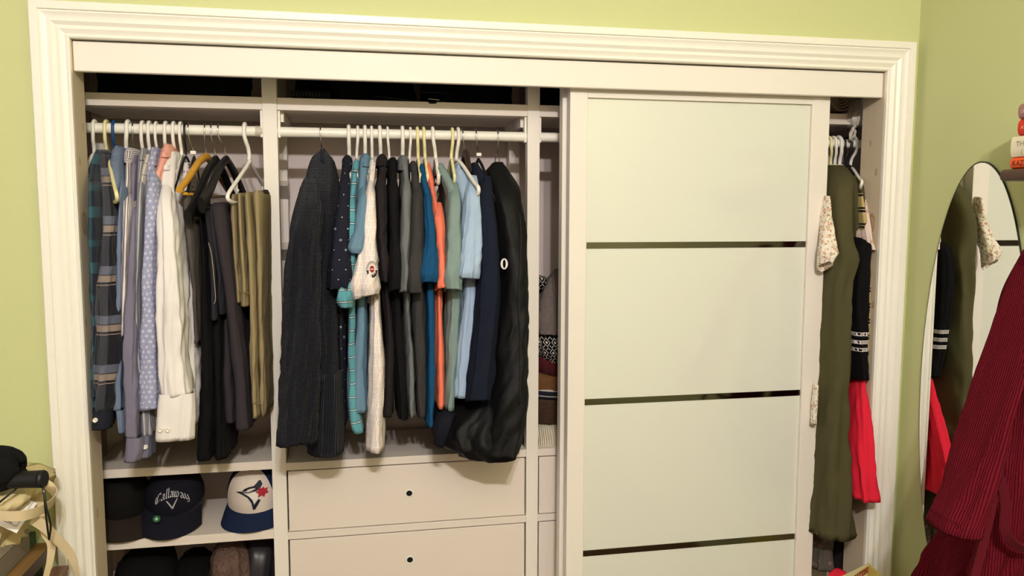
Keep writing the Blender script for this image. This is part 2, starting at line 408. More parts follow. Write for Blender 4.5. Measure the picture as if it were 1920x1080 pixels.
# ---------------------------------------------------------------- patterned cloth
def weave(t):
    u, v, uv = t.uv()
    t.bump(t.M('ADD', t.M('MULTIPLY', t.M('SINE', t.M('MULTIPLY', u, 5200.)), t.M('SINE', t.M('MULTIPLY', v, 5200.))), t.noise(t.ob()[3], 55, 3)), .0003, .4)
def stripes(name, base, cols, horiz=False):
    """cols: (colour, period, width fraction, offset)"""
    t = NT(name); u, v, uv = t.uv(); c = lin(base); x = v if horiz else u
    for rgb, p, w, off in cols: c = t.mix(t.band(x, p, w, off), c, lin(rgb))
    weave(t); return t.fin(c, .88, 0., .15, Sheen_Weight=.1)
def plaid(name, base, hs, vs_, mixf=.55):
    t = NT(name); u, v, uv = t.uv(); c = lin(base); d = lin(base)
    for rgb, p, w, off in hs: c = t.mix(t.band(v, p, w, off), c, lin(rgb))
    for rgb, p, w, off in vs_: d = t.mix(t.band(u, p, w, off), d, lin(rgb))
    c = t.mix(mixf, c, d); tw = t.noise(t.vec(t.M('MULTIPLY', u, 9.), v), 260, 2)
    c = t.mix(t.M('MULTIPLY', tw, .35), c, (.03, .03, .035)); weave(t)
    return t.fin(c, .92, 0., .12, Sheen_Weight=.15)
def cells(t, p, q, stagger=.5):
    u, v, uv = t.uv(); y = t.M('DIVIDE', v, q); iy = t.M('FLOOR', y)
    x = t.M('ADD', t.M('DIVIDE', u, p), t.M('MULTIPLY', iy, stagger)); ix = t.M('FLOOR', x)
    wn_ = t.n('ShaderNodeTexWhiteNoise', noise_dimensions='2D'); t.t.links.new(t.vec(ix, iy), wn_.inputs['Vector'])
    return t.M('SUBTRACT', t.M('FRACT', x), .5), t.M('SUBTRACT', t.M('FRACT', y), .5), wn_.outputs['Value'], wn_.outputs['Color']
def rings_mat(name, base, ink, p=.012, r0=.18, r1=.30, jit=.3):
    t = NT(name); x, y, w, wc = cells(t, p, p); sp = t.n('ShaderNodeSeparateColor'); t.t.links.new(wc, sp.inputs[0])
    x = t.M('ADD', x, t.M('MULTIPLY', t.M('SUBTRACT', sp.outputs[0], .5), jit)); y = t.M('ADD', y, t.M('MULTIPLY', t.M('SUBTRACT', sp.outputs[1], .5), jit))
    d = t.M('SQRT', t.M('ADD', t.M('MULTIPLY', x, x), t.M('MULTIPLY', y, y)))
    f = t.M('MULTIPLY', t.M('GREATER_THAN', d, r0), t.M('LESS_THAN', d, r1))
    c = t.mix(f, lin(base), lin(ink)); weave(t); return t.fin(c, .88, 0., .15)
def dots_mat(name, base, ink, p=.02, r=.07):
    t = NT(name); x, y, w, wc = cells(t, p, p*.9); d = t.M('SQRT', t.M('ADD', t.M('MULTIPLY', x, x), t.M('MULTIPLY', y, y)))
    rr = t.M('ADD', r, t.M('MULTIPLY', t.M('GREATER_THAN', w, .85), r*.9)); f = t.M('LESS_THAN', d, rr)
    hole = t.M('MULTIPLY', t.M('GREATER_THAN', w, .85), t.M('LESS_THAN', d, r*1.1))
    f = t.M('SUBTRACT', f, hole); c = t.mix(f, lin(base), lin(ink)); weave(t); return t.fin(c, .85, 0., .2)
def glasses_mat(name):
    """cream cloth printed with small outlined drinking glasses in faded inks"""
    t = NT(name); x, y, w, wc = cells(t, .0092, .0175)
    ax, ay = t.M('ABSOLUTE', x), y
    # bowl: outlined box in the upper part; stem and foot below for half of the cells
    tall = t.M('GREATER_THAN', w, .45)
    lo = t.M('SUBTRACT', -.30, t.M('MULTIPLY', tall, -.28))
    wid = t.M('ADD', .26, t.M('MULTIPLY', t.M('MULTIPLY', tall, t.M('SUBTRACT', y, .1)), .25))
    inx = t.M('LESS_THAN', ax, wid); iny = t.M('MULTIPLY', t.M('GREATER_THAN', y, lo), t.M('LESS_THAN', y, .38))
    inx2 = t.M('LESS_THAN', ax, t.M('SUBTRACT', wid, .075)); iny2 = t.M('MULTIPLY', t.M('GREATER_THAN', y, t.M('ADD', lo, .04)), t.M('LESS_THAN', y, .345))
    f = t.M('SUBTRACT', t.M('MULTIPLY', inx, iny), t.M('MULTIPLY', inx2, iny2))
    stem = t.M('MULTIPLY', t.M('MULTIPLY', t.M('LESS_THAN', ax, .05), tall), t.M('MULTIPLY', t.M('GREATER_THAN', y, -.36), t.M('LESS_THAN', y, 0.)))
    foot = t.M('MULTIPLY', t.M('MULTIPLY', t.M('LESS_THAN', ax, .2), tall), t.M('LESS_THAN', t.M('ABSOLUTE', t.M('ADD', y, .37)), .025))
    f = t.M('MAXIMUM', f, t.M('MAXIMUM', stem, foot))
    ramp = t.n('ShaderNodeValToRGB'); t.t.links.new(t.M('FRACT', t.M('MULTIPLY', w, 7.3)), ramp.inputs[0]); ramp.color_ramp.interpolation = 'CONSTANT'
    el = ramp.color_ramp.elements; el[0].color = (*lin((214, 140, 120)), 1); el[1].position = .22; el[1].color = (*lin((150, 160, 175)), 1)
    for p, c in ((.42, (196, 180, 130)), (.6, (165, 130, 150)), (.75, (225, 160, 150)), (.88, (130, 140, 140))):
        q = el.new(p); q.color = (*lin(c), 1)
    c = t.mix(t.M('MULTIPLY', f, .7), lin((238, 228, 220)), ramp.outputs[0]); weave(t); return t.fin(c, .85, 0., .2)
def floral_mat(name, base, inks, sc=55):
    t = NT(name); o = t.ob()[3]; c = lin(base)
    for i, ink in enumerate(inks):
        v = t.n('ShaderNodeTexVoronoi'); mp = t.n('ShaderNodeMapping'); t.t.links.new(o, mp.inputs[0]); mp.inputs[1].default_value = (i*3.1, i*1.7, i*2.3)
        dn = t.n('ShaderNodeTexNoise'); dn.inputs['Scale'].default_value = 90; t.t.links.new(mp.outputs[0], dn.inputs['Vector'])
        mx = t.n('ShaderNodeMix', data_type='VECTOR'); mx.inputs[0].default_value = .012; t.t.links.new(mp.outputs[0], mx.inputs[4]); t.t.links.new(dn.outputs['Color'], mx.inputs[5])
        t.t.links.new(mx.outputs[1], v.inputs['Vector']); v.inputs['Scale'].default_value = sc*(1+.25*i)
        c = t.mix(t.M('MULTIPLY', t.M('LESS_THAN', v.outputs['Distance'], .31), .85), c, lin(ink))
    t.bump(t.noise(o, 60, 3), .0005, .5); return t.fin(c, .88, 0., .15)
def knit_mat(name, rgb, hi, p=.0042, rib=False, bump=.003):
    t = NT(name); u, v, uv = t.uv()
    a = t.M('ABSOLUTE', t.M('SINE', t.M('MULTIPLY', u, math.pi/p))); b = t.M('ABSOLUTE', t.M('SINE', t.M('MULTIPLY', v, math.pi/p)))
    h = a if rib else t.M('MULTIPLY', a, b); nz = t.noise(t.ob()[3], 420, 2)
    c = t.mix(t.M('MULTIPLY', t.M('MULTIPLY', h, h), t.M('MULTIPLY', nz, 1.1)), lin(rgb), lin(hi)); t.bump(t.M('ADD', h, t.M('MULTIPLY', nz, .5)), bump, .9)
    return t.fin(c, .95, 0., .1, Sheen_Weight=.1)
# ================================================================ hangers
def hanger(px, kind='plastic', mat=None, neck=None, near=None, label='', nk=.068, thick=.0044, hookmat=None, yr=YR, zr=ZR, drop=.046, span=.078, tagged=False, bar=True, group='hangers on the closet rods', cat='clothes hanger', dz=0., rodpx=250, nobody=False):
    mat = mat or WHITEP
    x = at(px, rodpx, yr-.015).x
    r = .0135+thick*.9+.0008
    nx = at(neck, rodpx+45, yr).x if neck else x
    pts = []
    for a in range(-10, 181, 15):
        a = math.radians(a); pts.append(Vector((x, yr+r*math.cos(a), zr+r*math.sin(a)*1.0)))
    q = pts[-1]
    pts += [Vector((x, yr-r, zr-.012)), Vector((x+(nx-x)*.4, yr-r*.75, zr-.030)), Vector((x+(nx-x)*.8, yr-r*.2, zr-.046)), Vector((nx, yr, zr-nk+.004))]
    t = thing(kind+'_hanger', (nx, yr, zr-nk), label, cat, group)
    MB().tube(smoothpath(pts, 3), thick if kind == 'plastic' else .0019, 10).build('hook', hookmat or (mat if kind == 'plastic' else CHROME), t, True, auto=50)
    N = Vector((nx, yr, zr-nk))
    if near: E = at(*near)
    else: E = Vector((nx, yr-span, zr-nk-drop))
    F_ = Vector((2*nx-E.x, 2*yr-E.y, E.z)); F_.y = min(F_.y, .53)
    if nobody: return t, N, E, F_
    if kind == 'plastic':
        arm = smoothpath([N, N.lerp(E, .25)+Vector((0, 0, .008)), N.lerp(E, .8), E, E+Vector((0, .004, -.014)), E.lerp(F_, .06)+Vector((0, 0, -.020))], 5)
        arm2 = smoothpath([N, N.lerp(F_, .25)+Vector((0, 0, .008)), N.lerp(F_, .8), F_, F_+Vector((0, -.004, -.014)), F_.lerp(E, .06)+Vector((0, 0, -.020))], 5)
        MB().tube(arm+arm2[::-1][:-1]+[N], thick, 10).build('body', mat, t, True, auto=50)
    else:
        sh = lambda A: smoothpath([A*0+N+Vector((0, 0, .004)), N.lerp(A, .3)+Vector((0, 0, .012)), N.lerp(A, .7)+Vector((0, 0, .002)), A], 5)
        a, b = sh(E), sh(F_); path = a[::-1]+b[1:]; n_ = len(path)
        if kind == 'padded': rad = [(.009, .011+.012*abs(2*i/(n_-1)-1)**2) for i in range(n_)]
        elif kind == 'slim': rad = [(.0035, .0055)]*n_
        elif kind == 'wire': rad = [(.0013, .0013)]*n_
        else: rad = [(.008, .011-.003*abs(2*i/(n_-1)-1)) for i in range(n_)]
        MB().tube(path, rad, 12, flat=(1, 0, 0)).build('body', mat, t, True, auto=60)
        if bar:
            MB().tube([E.lerp(N, .12)+Vector((0, 0, -.018)), E.lerp(F_, .5)*0+E.lerp(F_, .5)+Vector((0, 0, -.012)), F_.lerp(N, .12)+Vector((0, 0, -.018))], .004, 8).build('bar', mat, t, True)
    if tagged:
        p = N+Vector((0, 0, .012)); MB().box(p.x-.007, p.x+.007, p.y-.012, p.y-.004, p.z, p.z+.009).build('size_tag', WHITEP, t, bevel=.001)
    return t
# ================================================================ shirts
SEED = [0]
BUTTON = plain('button', (232, 224, 210), .35)
def button(parent, px, py, y, r=.0055):
    p = at(px, py, y); MB().lathe(p, [(0, -.0018), (r*.55, -.0018), (r*.7, -.003), (r, -.0025), (r, .002)], 14, 'y').build('button', BUTTON, parent, True)
def shirt(name, label, cat, mat, body, collar=None, sleeve=None, cuff=None, amp=.0035, group=None, sdep=.115, trim=None, bdep=.36, cuffmat=None, placket=None, back=True, shoulder=True, **kw):
    SEED[0] += 17; sd = SEED[0]
    r0 = body[-1]; base = at((r0[1]+r0[2])/2, r0[0], r0[3]+.1)
    t = thing(name, base, label, cat, group)
    amp *= 1.35
    def full(r):   # symmetric about the rod unless a back depth is given
        return r if len(r) > 4 else (*r, max(2*YR-r[3], r[3]+.1))
    loft('body', [full(r) for r in body], mat, t, amp=amp, seed=sd, **kw)
    if collar:
        a, b = collar[0], collar[1]; w = a[2]-a[1]
        collar = [(a[0]-3, a[1]+w*.28, a[2]-w*.28, a[3]+.02), (a[0]+1, a[1]+w*.1, a[2]-w*.1, a[3]+.006), (a[0]+6, a[1], a[2], a[3])]+list(collar[1:])
        loft('collar', [full(r) for r in collar], trim or mat, t, amp=.0022, seed=sd+1, n=18, e=.9, cap=True, vs=3.)
    if sleeve:
        rows = [r if len(r) > 4 else (*r, r[3]+sdep) for r in sleeve]
        a = rows[0]; w = a[2]-a[1]; hgt = 14+w*.75
        if shoulder: rows = [(a[0]-hgt, a[1]+w*.30, a[2]-w*.22, a[3]+.075, a[3]+.15), (a[0]-hgt*.45, a[1]+w*.10, a[2]-w*.08, a[3]+.030, a[4]+.01)]+rows
        s = loft('sleeve', rows, mat, t, amp=amp*1.15, seed=sd+2, e=.66, drop=.010, lip=.03, tilt=0. if cuff else .014+.02*random.Random(sd).random(), **{k: v for k, v in kw.items() if k in ('wav',)})
        if back:
            me = s.data.copy(); o = bpy.data.objects.new('sleeve', me); COL.objects.link(o); o.parent = t
            for v in me.vertices: v.co.y = min(2*YR-v.co.y, .535)
            me.flip_normals(); o.location = -wloc(t)
        if cuff:
            c = loft('cuff', [(*r, r[3]+sdep*.62) for r in cuff], cuffmat or mat, t, amp=.0035, seed=sd+3, n=12, e=.55, cap=False, lip=.02)
            if placket:
                for b in placket: button(c, *b)
    return t
G1 = 'long sleeved shirts on the left rod'; G2 = 'short sleeved shirts on the middle rod'; G3 = 'trousers folded over hangers on the left rod'
# ================================================================ left rod
hl = lambda s: s
hanger(175, label='white plastic hanger nearest the left closet jamb', neck=177)
hanger(197, mat=CREAMP, neck=200, near=(218, 362, -.03), label='cream plastic hanger with bare arm beside the grey plaid flannel shirt')
BLUEP = plain('blue_plastic', (20, 70, 120), .4)
hanger(212, mat=BLUEP, neck=216, label='dark blue plastic hanger holding the slate blue shirt', thick=.0038)
hanger(238, neck=237, label='thick white plastic hanger holding the brown striped shirt', thick=.0052)
hanger(249, kind='wire', mat=CHROME, neck=252, label='thin wire hanger holding the plain purple grey shirt', bar=False)
hanger(265, neck=268, label='white plastic hanger holding the fine grey patterned shirt')
hanger(278, neck=281, label='white plastic hanger holding the cream windowpane check shirt')
hanger(291, neck=295, label='slim white plastic hanger holding the blue shirt with white circles', thick=.0036)
hanger(309, neck=311, label='white plastic hanger holding the pink shirt')
hanger(324, neck=328, label='white plastic hanger holding the plain white dress shirt')
hanger(337, neck=341, label='white plastic hanger just right of the white dress shirt', thick=.0042)
TEALPL = plaid('teal_plaid', (30, 38, 52), [((58, 110, 118), .13, .2, .1), ((24, 26, 34), .13, .06, .45), ((40, 86, 96), .13, .12, .62)], [((60, 100, 104), .09, .3, 0)], .45)
GREYPL = plaid('grey_plaid', (22, 23, 30), [((176, 156, 140), .116, .20, .02), ((14, 14, 18), .116, .05, .0), ((110, 116, 134), .116, .17, .80)], [((98, 98, 108), .075, .28, .1), ((44, 46, 56), .075, .2, .6)], .36)
DKCUFF = cloth('dark_flannel', (34, 36, 46))
shirt('plaid_flannel_shirt', 'dark teal and navy plaid flannel shirt against the left closet jamb', 'shirt', TEALPL,
      [(287, 176, 192, .15), (318, 170, 190, .10), (350, 168, 187, .05), (450, 169, 187, .04), (600, 173, 187, .04), (770, 176, 190, .04)],
      [(284, 176, 193, .15), (306, 172, 194, .13)], [(352, 168, 183, .03), (450, 169, 184, .0), (600, 173, 185, .0), (760, 175, 186, .0)], group=G1)
shirt('plaid_flannel_shirt', 'grey, black and beige plaid flannel shirt with buttoned dark cuff', 'shirt', GREYPL,
      [(290, 184, 206, .15), (318, 188, 212, .10), (350, 190, 214, .05), (450, 196, 222, .05), (600, 192, 222, .05), (760, 186, 214, .05)],
      [(284, 180, 208, .15), (312, 181, 216, .12)], [(345, 191, 213, .03), (400, 193, 220, .0), (470, 188, 221, -.02), (560, 180, 221, -.02), (660, 178, 221, -.02), (740, 178, 214, -.02), (768, 181, 208, -.02)],
      [(767, 173, 208, -.024), (788, 171, 208, -.024), (805, 170, 206, -.024)], cuffmat=DKCUFF, placket=[(178.5, 788, -.0265)], amp=.006, group=G1)
SLATE = cloth('slate_blue_cotton', (112, 126, 150))
shirt('dress_shirt', 'slate blue long sleeved shirt on the dark blue hanger', 'shirt', SLATE,
      [(281, 210, 232, .15), (310, 208, 234, .11), (340, 216, 235, .06), (450, 220, 233, .05), (650, 218, 233, .05), (780, 218, 233, .05)],
      [(277, 207, 234, .15), (302, 204, 235, .12)], [(357, 222, 237, .02), (450, 220, 233, .0), (600, 217, 231, .0), (770, 216, 232, .0)], [(768, 215, 233, -.003), (812, 219, 235, -.003)], group=G1)
BSTR = stripes('brown_stripes', (226, 220, 216), [((120, 106, 112), .0058, .45, 0)])
BSTRH = stripes('brown_stripes_yoke', (226, 220, 216), [((120, 106, 112), .0052, .45, 0)], True)
shirt('dress_shirt', 'white shirt with narrow brown stripes', 'shirt', BSTR,
      [(284, 236, 252, .15), (315, 238, 250, .11), (350, 236, 250, .06), (386, 232, 247, .04), (500, 231, 243, .05), (640, 231, 240, .05)],
      [(280, 229, 258, .15), (306, 230, 256, .12)], [(380, 231, 249, .02), (420, 231, 246, .0), (520, 230, 241, .0), (600, 230, 237, .0), (650, 230, 236, .0)], trim=BSTRH, group=G1)
PURP = cloth('purple_grey_cotton', (122, 118, 136))
shirt('dress_shirt', 'plain purple grey shirt with the lowest hanging cuff', 'shirt', PURP,
      [(296, 248, 261, .15), (330, 249, 262, .09), (400, 248, 262, .04), (500, 246, 258, .05), (700, 240, 258, .05), (800, 240, 262, .05)],
      [(292, 248, 262, .15), (312, 247, 262, .12)], [(398, 247, 262, .02), (470, 244, 259, -.01), (560, 239, 256, -.01), (680, 233, 259, -.02), (760, 233, 264, -.02), (822, 236, 266, -.02)],
      [(820, 236, 267, -.023), (845, 235, 266, -.023), (866, 233, 258, -.023)], group=G1)
FGREY = stripes('fine_grey_check', (150, 150, 156), [((104, 104, 114), .004, .4, 0), ((190, 188, 186), .012, .2, .3)])
GREYC = cloth('grey_cuff_cotton', (110, 112, 130))
shirt('dress_shirt', 'fine patterned grey shirt between the purple grey and cream check shirts', 'shirt', FGREY,
      [(286, 261, 275, .15), (320, 262, 273, .10), (362, 260, 270, .05), (500, 256, 266, .05), (700, 258, 270, .05), (820, 264, 280, .05)],
      [(281, 259, 277, .15), (301, 258, 277, .12)], [(358, 259, 270, .02), (430, 256, 267, .0), (560, 253, 263, .0), (650, 256, 264, .0), (760, 262, 277, .0), (818, 263, 283, .0)],
      [(816, 263, 284, -.003), (857, 262, 284, -.003)], cuffmat=GREYC, placket=[(272.5, 838, -.005)], group=G1)
CHECK = NT('cream_windowpane'); _u, _v, _ = CHECK.uv()
CREAMCK = CHECK.fin(CHECK.mix(CHECK.M('MAXIMUM', CHECK.band(_u, .03, .05), CHECK.band(_v, .03, .05)), lin((226, 216, 196)), lin((120, 112, 108))), .88, 0., .15)
shirt('dress_shirt', 'cream windowpane check shirt mostly hidden left of the circle print shirt', 'shirt', CREAMCK,
      [(290, 274, 284, .15), (330, 268, 277, .09), (380, 264, 273, .05), (450, 259, 271, .03), (560, 254, 271, .02), (640, 257, 269, .02), (740, 262, 286, .02), (790, 266, 291, .02), (812, 267, 291, .02)], group=G1)
CIRC = rings_mat('circle_print', (156, 160, 188), (226, 224, 228), .0135, .13, .23)
shirt('dress_shirt', 'light blue shirt printed with small white circles', 'shirt', CIRC,
      [(284, 282, 298, .15), (320, 276, 295, .10), (350, 275, 296, .05), (500, 272, 297, .05), (650, 275, 300, .05), (770, 275, 302, .05)],
      [(279, 278, 299, .15), (312, 276, 298, .11)], [(348, 275, 298, .02), (420, 270, 295, -.01), (520, 264, 293, -.02), (600, 262, 293, -.02), (700, 258, 297, -.02), (787, 257, 300, -.02)], group=G1, amp=.0028)
PINK = cloth('pink_cotton', (240, 172, 154))
shirt('dress_shirt', 'pink shirt tucked between the circle print and white shirts', 'shirt', PINK,
      [(278, 303, 324, .15), (300, 298, 320, .12), (330, 292, 310, .08), (360, 292, 306, .06), (500, 298, 310, .05), (720, 302, 312, .05)],
      [(273, 301, 325, .15), (296, 298, 323, .12)], group=G1)
WCOT = cloth('white_cotton', (238, 232, 226), .8, .03)
ws = shirt('dress_shirt', 'plain white dress shirt with two buttons on its wide cuff', 'shirt', WCOT,
      [(290, 316, 334, .15), (318, 306, 334, .11), (350, 300, 336, .07), (400, 300, 344, .05), (500, 304, 362, .05), (560, 310, 370, .06), (700, 316, 379, .06), (800, 322, 377, .06)],
      [(286, 312, 336, .15), (320, 299, 331, .10)], [(375, 295, 326, .02), (420, 293, 332, -.02), (520, 292, 340, -.035), (620, 293, 345, -.04), (700, 296, 352, -.04), (742, 300, 358, -.04)],
      [(738, 296, 365, -.043), (780, 291, 366, -.045), (826, 289, 364, -.045)], placket=[(300.5, 806, -.047), (314.5, 806, -.047)], amp=.006, group=G1, wav=.006)
# the hangers of the trousers
hanger(346, kind='plastic', mat=BLACKP, neck=349, label='thin black plastic hanger beside the white hanger next to the white shirt', near=(322, 370, .06), thick=.003)
FLORD = floral_mat('purple_floral', (220, 210, 206), [(110, 96, 120), (60, 56, 70)], 70)
shirt('print_blouse', 'white blouse with purple floral print behind the black hanger', 'blouse', FLORD, [(305, 344, 356, .19, .30), (340, 340, 362, .16, .32), (420, 342, 362, .15, .34), (560, 346, 362, .15, .34)], back=False)
hanger(353, kind='slim', mat=BLACKP, neck=364, near=(352, 360, .05), label='black hanger with white size tag on its hook left of the yellow wooden hanger', tagged=True, nk=.075)
YWOOD = NT('yellow_wood'); _x, _y, _z, _o = YWOOD.ob()
YWOOD = YWOOD.fin(YWOOD.mix(YWOOD.noise(YWOOD.vec(YWOOD.M('MULTIPLY', _x, 9.), _y, YWOOD.M('MULTIPLY', _z, 9.)), 14, 3), lin((186, 128, 30)), lin((222, 170, 62))), .35)
hanger(384, kind='wooden', mat=YWOOD, neck=387, near=(336, 356, .0), label='yellow varnished wooden hanger with chrome hook', nk=.072)
hanger(396, kind='padded', mat=BLACKP, neck=404, near=(352, 408, -.01), label='broad black plastic coat hanger tilted down to the left', nk=.078, drop=.12)
hanger(409, kind='padded', mat=BLACKP, neck=424, near=(378, 385, .0), label='broad black plastic coat hanger nearest the white trouser hanger', nk=.078)
# white trouser hanger with notched hooks
t_, N_, E_, F_ = hanger(458, neck=468, near=(427, 366, .02), label='white plastic trouser hanger with small inner hooks holding khaki trousers', thick=.0052, nk=.078, nobody=True)
mm = MB(); lowE, lowF = E_+Vector((.006, .012, -.016)), F_+Vector((-.006, -.012, -.016))
mm.tube(smoothpath([N_+Vector((0, 0, .01)), N_, N_.lerp(E_, .5), E_, lowE, lowE.lerp(lowF, .12)], 5), .0050, 10)
mm.tube(smoothpath([N_+Vector((0, 0, .01)), N_, N_.lerp(F_, .5), F_, lowF, lowF.lerp(lowE, .12)], 5), .0050, 10)
mm.tube([lowE.lerp(lowF, .1), lowE.lerp(lowF, .9)], .0042, 10)
for s, A in ((1, E_), (-1, F_)):
    p = N_.lerp(A, .62)+Vector((0, 0, -.004)); d = (N_-A).normalized()
    mm.tube(smoothpath([p, p+Vector((0, 0, -.016)), p+Vector((d.x*.006, d.y*.006, -.022)), p+Vector((d.x*.012, d.y*.012, -.016))], 4), .0026, 8)
mm.build('body', WHITEP, t_, True, auto=60)
# ---------------------------------------------------------------- trousers
def trousers(label, mat, legs, name='trousers', **kw):
    SEED[0] += 13; r0 = legs[0][-1]; t = thing(name, at(r0[1], r0[0], .15), label, 'trousers', G3)
    for i, L in enumerate(legs):
        a = L[0]; w = a[2]-a[1]; L = [(a[0]-4, a[1]+w*.3, a[2]-w*.25, a[3]+.012), (a[0]-1, a[1]+w*.1, a[2]-w*.05, a[3]+.003)]+[(a[0]+4, *a[1:])]+L[1:]
        loft('leg', [r if len(r) > 4 else (*r, .33) for r in L], mat, t, amp=.004, seed=SEED[0]+i, e=.7, **kw)
    return t
GREYT = cloth('grey_brown_twill', (84, 78, 74)); BLACKT = cloth('black_wool', (17, 16, 18)); CHART = cloth('charcoal_twill', (56, 50, 54)); JEAN = cloth('dark_denim', (44, 44, 50)); KHAKI = cloth('khaki_twill', (152, 136, 100), var=.08)
trousers('grey brown trousers on the tilted black coat hanger', GREYT, [[(362, 342, 364, .06), (420, 344, 370, .03), (500, 354, 374, .03), (570, 362, 376, .04), (640, 366, 378, .05)], [(372, 358, 372, .10), (450, 366, 376, .10), (560, 370, 380, .10)]])
trousers('long black trousers reaching lowest beside the white shirt', BLACKT, [[(398, 374, 384, .06), (500, 376, 394, .05), (620, 376, 402, .05), (720, 374, 405, .05), (858, 367, 402, .05)], [(404, 384, 394, .07), (520, 390, 414, .06), (620, 394, 424, .06), (740, 400, 424, .05), (857, 401, 430, .05)]])
jt = trousers('dark denim jeans with pale seam stitching, short ends showing', JEAN, [[(388, 383, 394, .04), (460, 390, 404, .03), (560, 396, 409, .02), (598, 397, 411, .02)], [(392, 394, 404, .05), (500, 405, 420, .04), (588, 409, 426, .04)]], name='jeans')
STITCH = plain('stitch_thread', (176, 160, 140), .8)
MB().tube(smoothpath([at(391, 455, .026), at(397, 480, .022), at(402, 530, .012), at(404, 560, .010), at(401, 570, .010)], 6), .0007, 5).build('stitching', STITCH, jt)
trousers('charcoal twill trousers left of the khaki trousers', CHART, [[(384, 388, 432, .05), (450, 402, 437, .03), (550, 419, 450, .03), (640, 428, 461, .03), (720, 438, 470, .03), (802, 441, 474, .03)], [(600, 421, 432, .07), (700, 418, 441, .07), (788, 422, 448, .07)]])
kt = trousers('khaki trousers folded over the white trouser hanger', KHAKI, [[(368, 433, 447, .045), (450, 435, 450, .04), (540, 443, 456, .035), (566, 444, 457, .035)], [(366, 446, 458, .035), (450, 448, 463, .03), (540, 455, 467, .025), (573, 455, 468, .025)],
      [(364, 457, 473, .025), (450, 462, 481, .02), (560, 466, 486, .015), (700, 468, 488, .015), (779, 473, 491, .015)], [(361, 470, 497, .03), (450, 479, 498, .03), (600, 485, 499, .025), (777, 489, 503, .025)]])
for a, b, y in (((444, 545), (457, 545), .030), ((455, 548), (468, 550), .020), ((472, 755), (491, 757), .010)):
    MB().tube([at(*a, y), at(*b, y)], .0009, 5).build('hem_seam', plain('hem_seam', (120, 106, 70), .9), kt)
trousers('dark brown trousers right behind the khaki ones', cloth('dark_brown_twill', (58, 48, 44)), [[(360, 492, 501, .09), (500, 492, 500, .09), (700, 494, 502, .09)]])
# ================================================================ middle rod
for px, nkp, kw in ((654, 655, dict(label='white plastic hanger holding the dotted navy polo', thick=.0052)), (671, 669, dict(label='white plastic hanger holding the teal striped polo', thick=.004)), (684.5, 685, dict(label='white plastic hanger holding the steel blue polo', thick=.005)),
        (697, 698, dict(label='white plastic hanger holding the glass print polo', thick=.0042)), (712.5, 714, dict(label='white plastic hanger holding the dark brown polo', thick=.005)), (727, 730, dict(label='slim white plastic hanger holding the black polo', thick=.0036)),
        (755, 755, dict(label='white plastic hanger holding the mid grey polo', thick=.0052)), (770, 768, dict(label='slim white plastic hanger holding the charcoal polo', thick=.0036)), (783, 784, dict(label='cream plastic hanger holding the blue polo', mat=CREAMP)),
        (795, 797, dict(label='cream plastic hanger holding the coral shirt', mat=CREAMP)), (812, 817, dict(label='white plastic hanger holding the sage green shirt', thick=.005)),
        (849, 846, dict(label='cream plastic hanger between the sage green and pale blue shirts', mat=CREAMP)), (860, 856, dict(label='white plastic hanger with bare arm over the pale blue shirt', thick=.005, near=(897, 352, .02)))):
    hanger(px, neck=nkp, rodpx=258, **kw)
KNIT = knit_mat('navy_knit', (13, 14, 22), (38, 42, 57), .0042)
KRIB = knit_mat('navy_rib_knit', (12, 13, 21), (32, 36, 49), .006, True)
hanger(601, kind='wire', mat=CHROME, neck=605, label='wire hanger holding the navy knit sweater', bar=False, rodpx=255, nk=.05)
swt = shirt('knit_sweater', 'dark navy chunky knit sweater at the left end of the middle rod', 'sweater', KNIT,
      [(284, 598, 612, .18), (296, 584, 624, .16), (330, 572, 634, .11), (360, 564, 637, .07), (400, 556, 638, .04), (470, 552, 638, .02), (600, 556, 640, .01), (740, 566, 643, .0), (850, 572, 645, .0)],
      [(281, 597, 613, .17), (300, 584, 626, .15), (333, 580, 636, .115)], [(388, 553, 606, .0), (450, 541, 602, -.04), (560, 531, 602, -.06), (700, 524, 600, -.07), (853, 519, 590, -.075)], amp=.005, sdep=.13, trim=KRIB)
loft('hem_rib', [(700, 596, 641, -.012, .30), (780, 590, 644, -.014, .30), (851, 582, 646, -.015, .30)], KRIB, swt, amp=.003, n=14)
NDOT = dots_mat('navy_dots', (26, 27, 40), (176, 184, 192), .031, .055)
TEAL = stripes('teal_stripes', (94, 160, 172), [((20, 24, 34), .034, .16, 0), ((214, 226, 222), .034, .07, -.045)], True)
STEEL = cloth('steel_blue_jersey', (106, 138, 160)); GLS = glasses_mat('glass_print'); DKBR = cloth('dark_brown_jersey', (38, 33, 35)); BLK = cloth('black_jersey', (19, 18, 20))
MGREY = cloth('mid_grey_jersey', (112, 114, 114)); CHAR = cloth('charcoal_jersey', (60, 58, 57)); BLUE = cloth('ocean_blue_jersey', (24, 78, 118)); CORAL = cloth('coral_jersey', (246, 128, 100)); SAGE = cloth('sage_jersey', (130, 150, 144)); PALE = cloth('pale_blue_jersey', (166, 188, 212), var=.05)
P = lambda *a, **k: shirt('polo_shirt', *a, group=G2, **k)
P('navy polo shirt with tiny white dots right of the knit sweater', 'shirt', NDOT, [(298, 642, 660, .15), (330, 640, 657, .11), (360, 637, 656, .06), (450, 636, 656, .05), (600, 632, 647, .05), (700, 637, 649, .05), (792, 641, 651, .05)],
  [(294, 640, 662, .15), (322, 640, 660, .12)], [(345, 636, 656, .04), (400, 628, 656, .0), (470, 619, 657, -.03), (530, 613, 657, -.035), (557, 614, 655, -.03)])
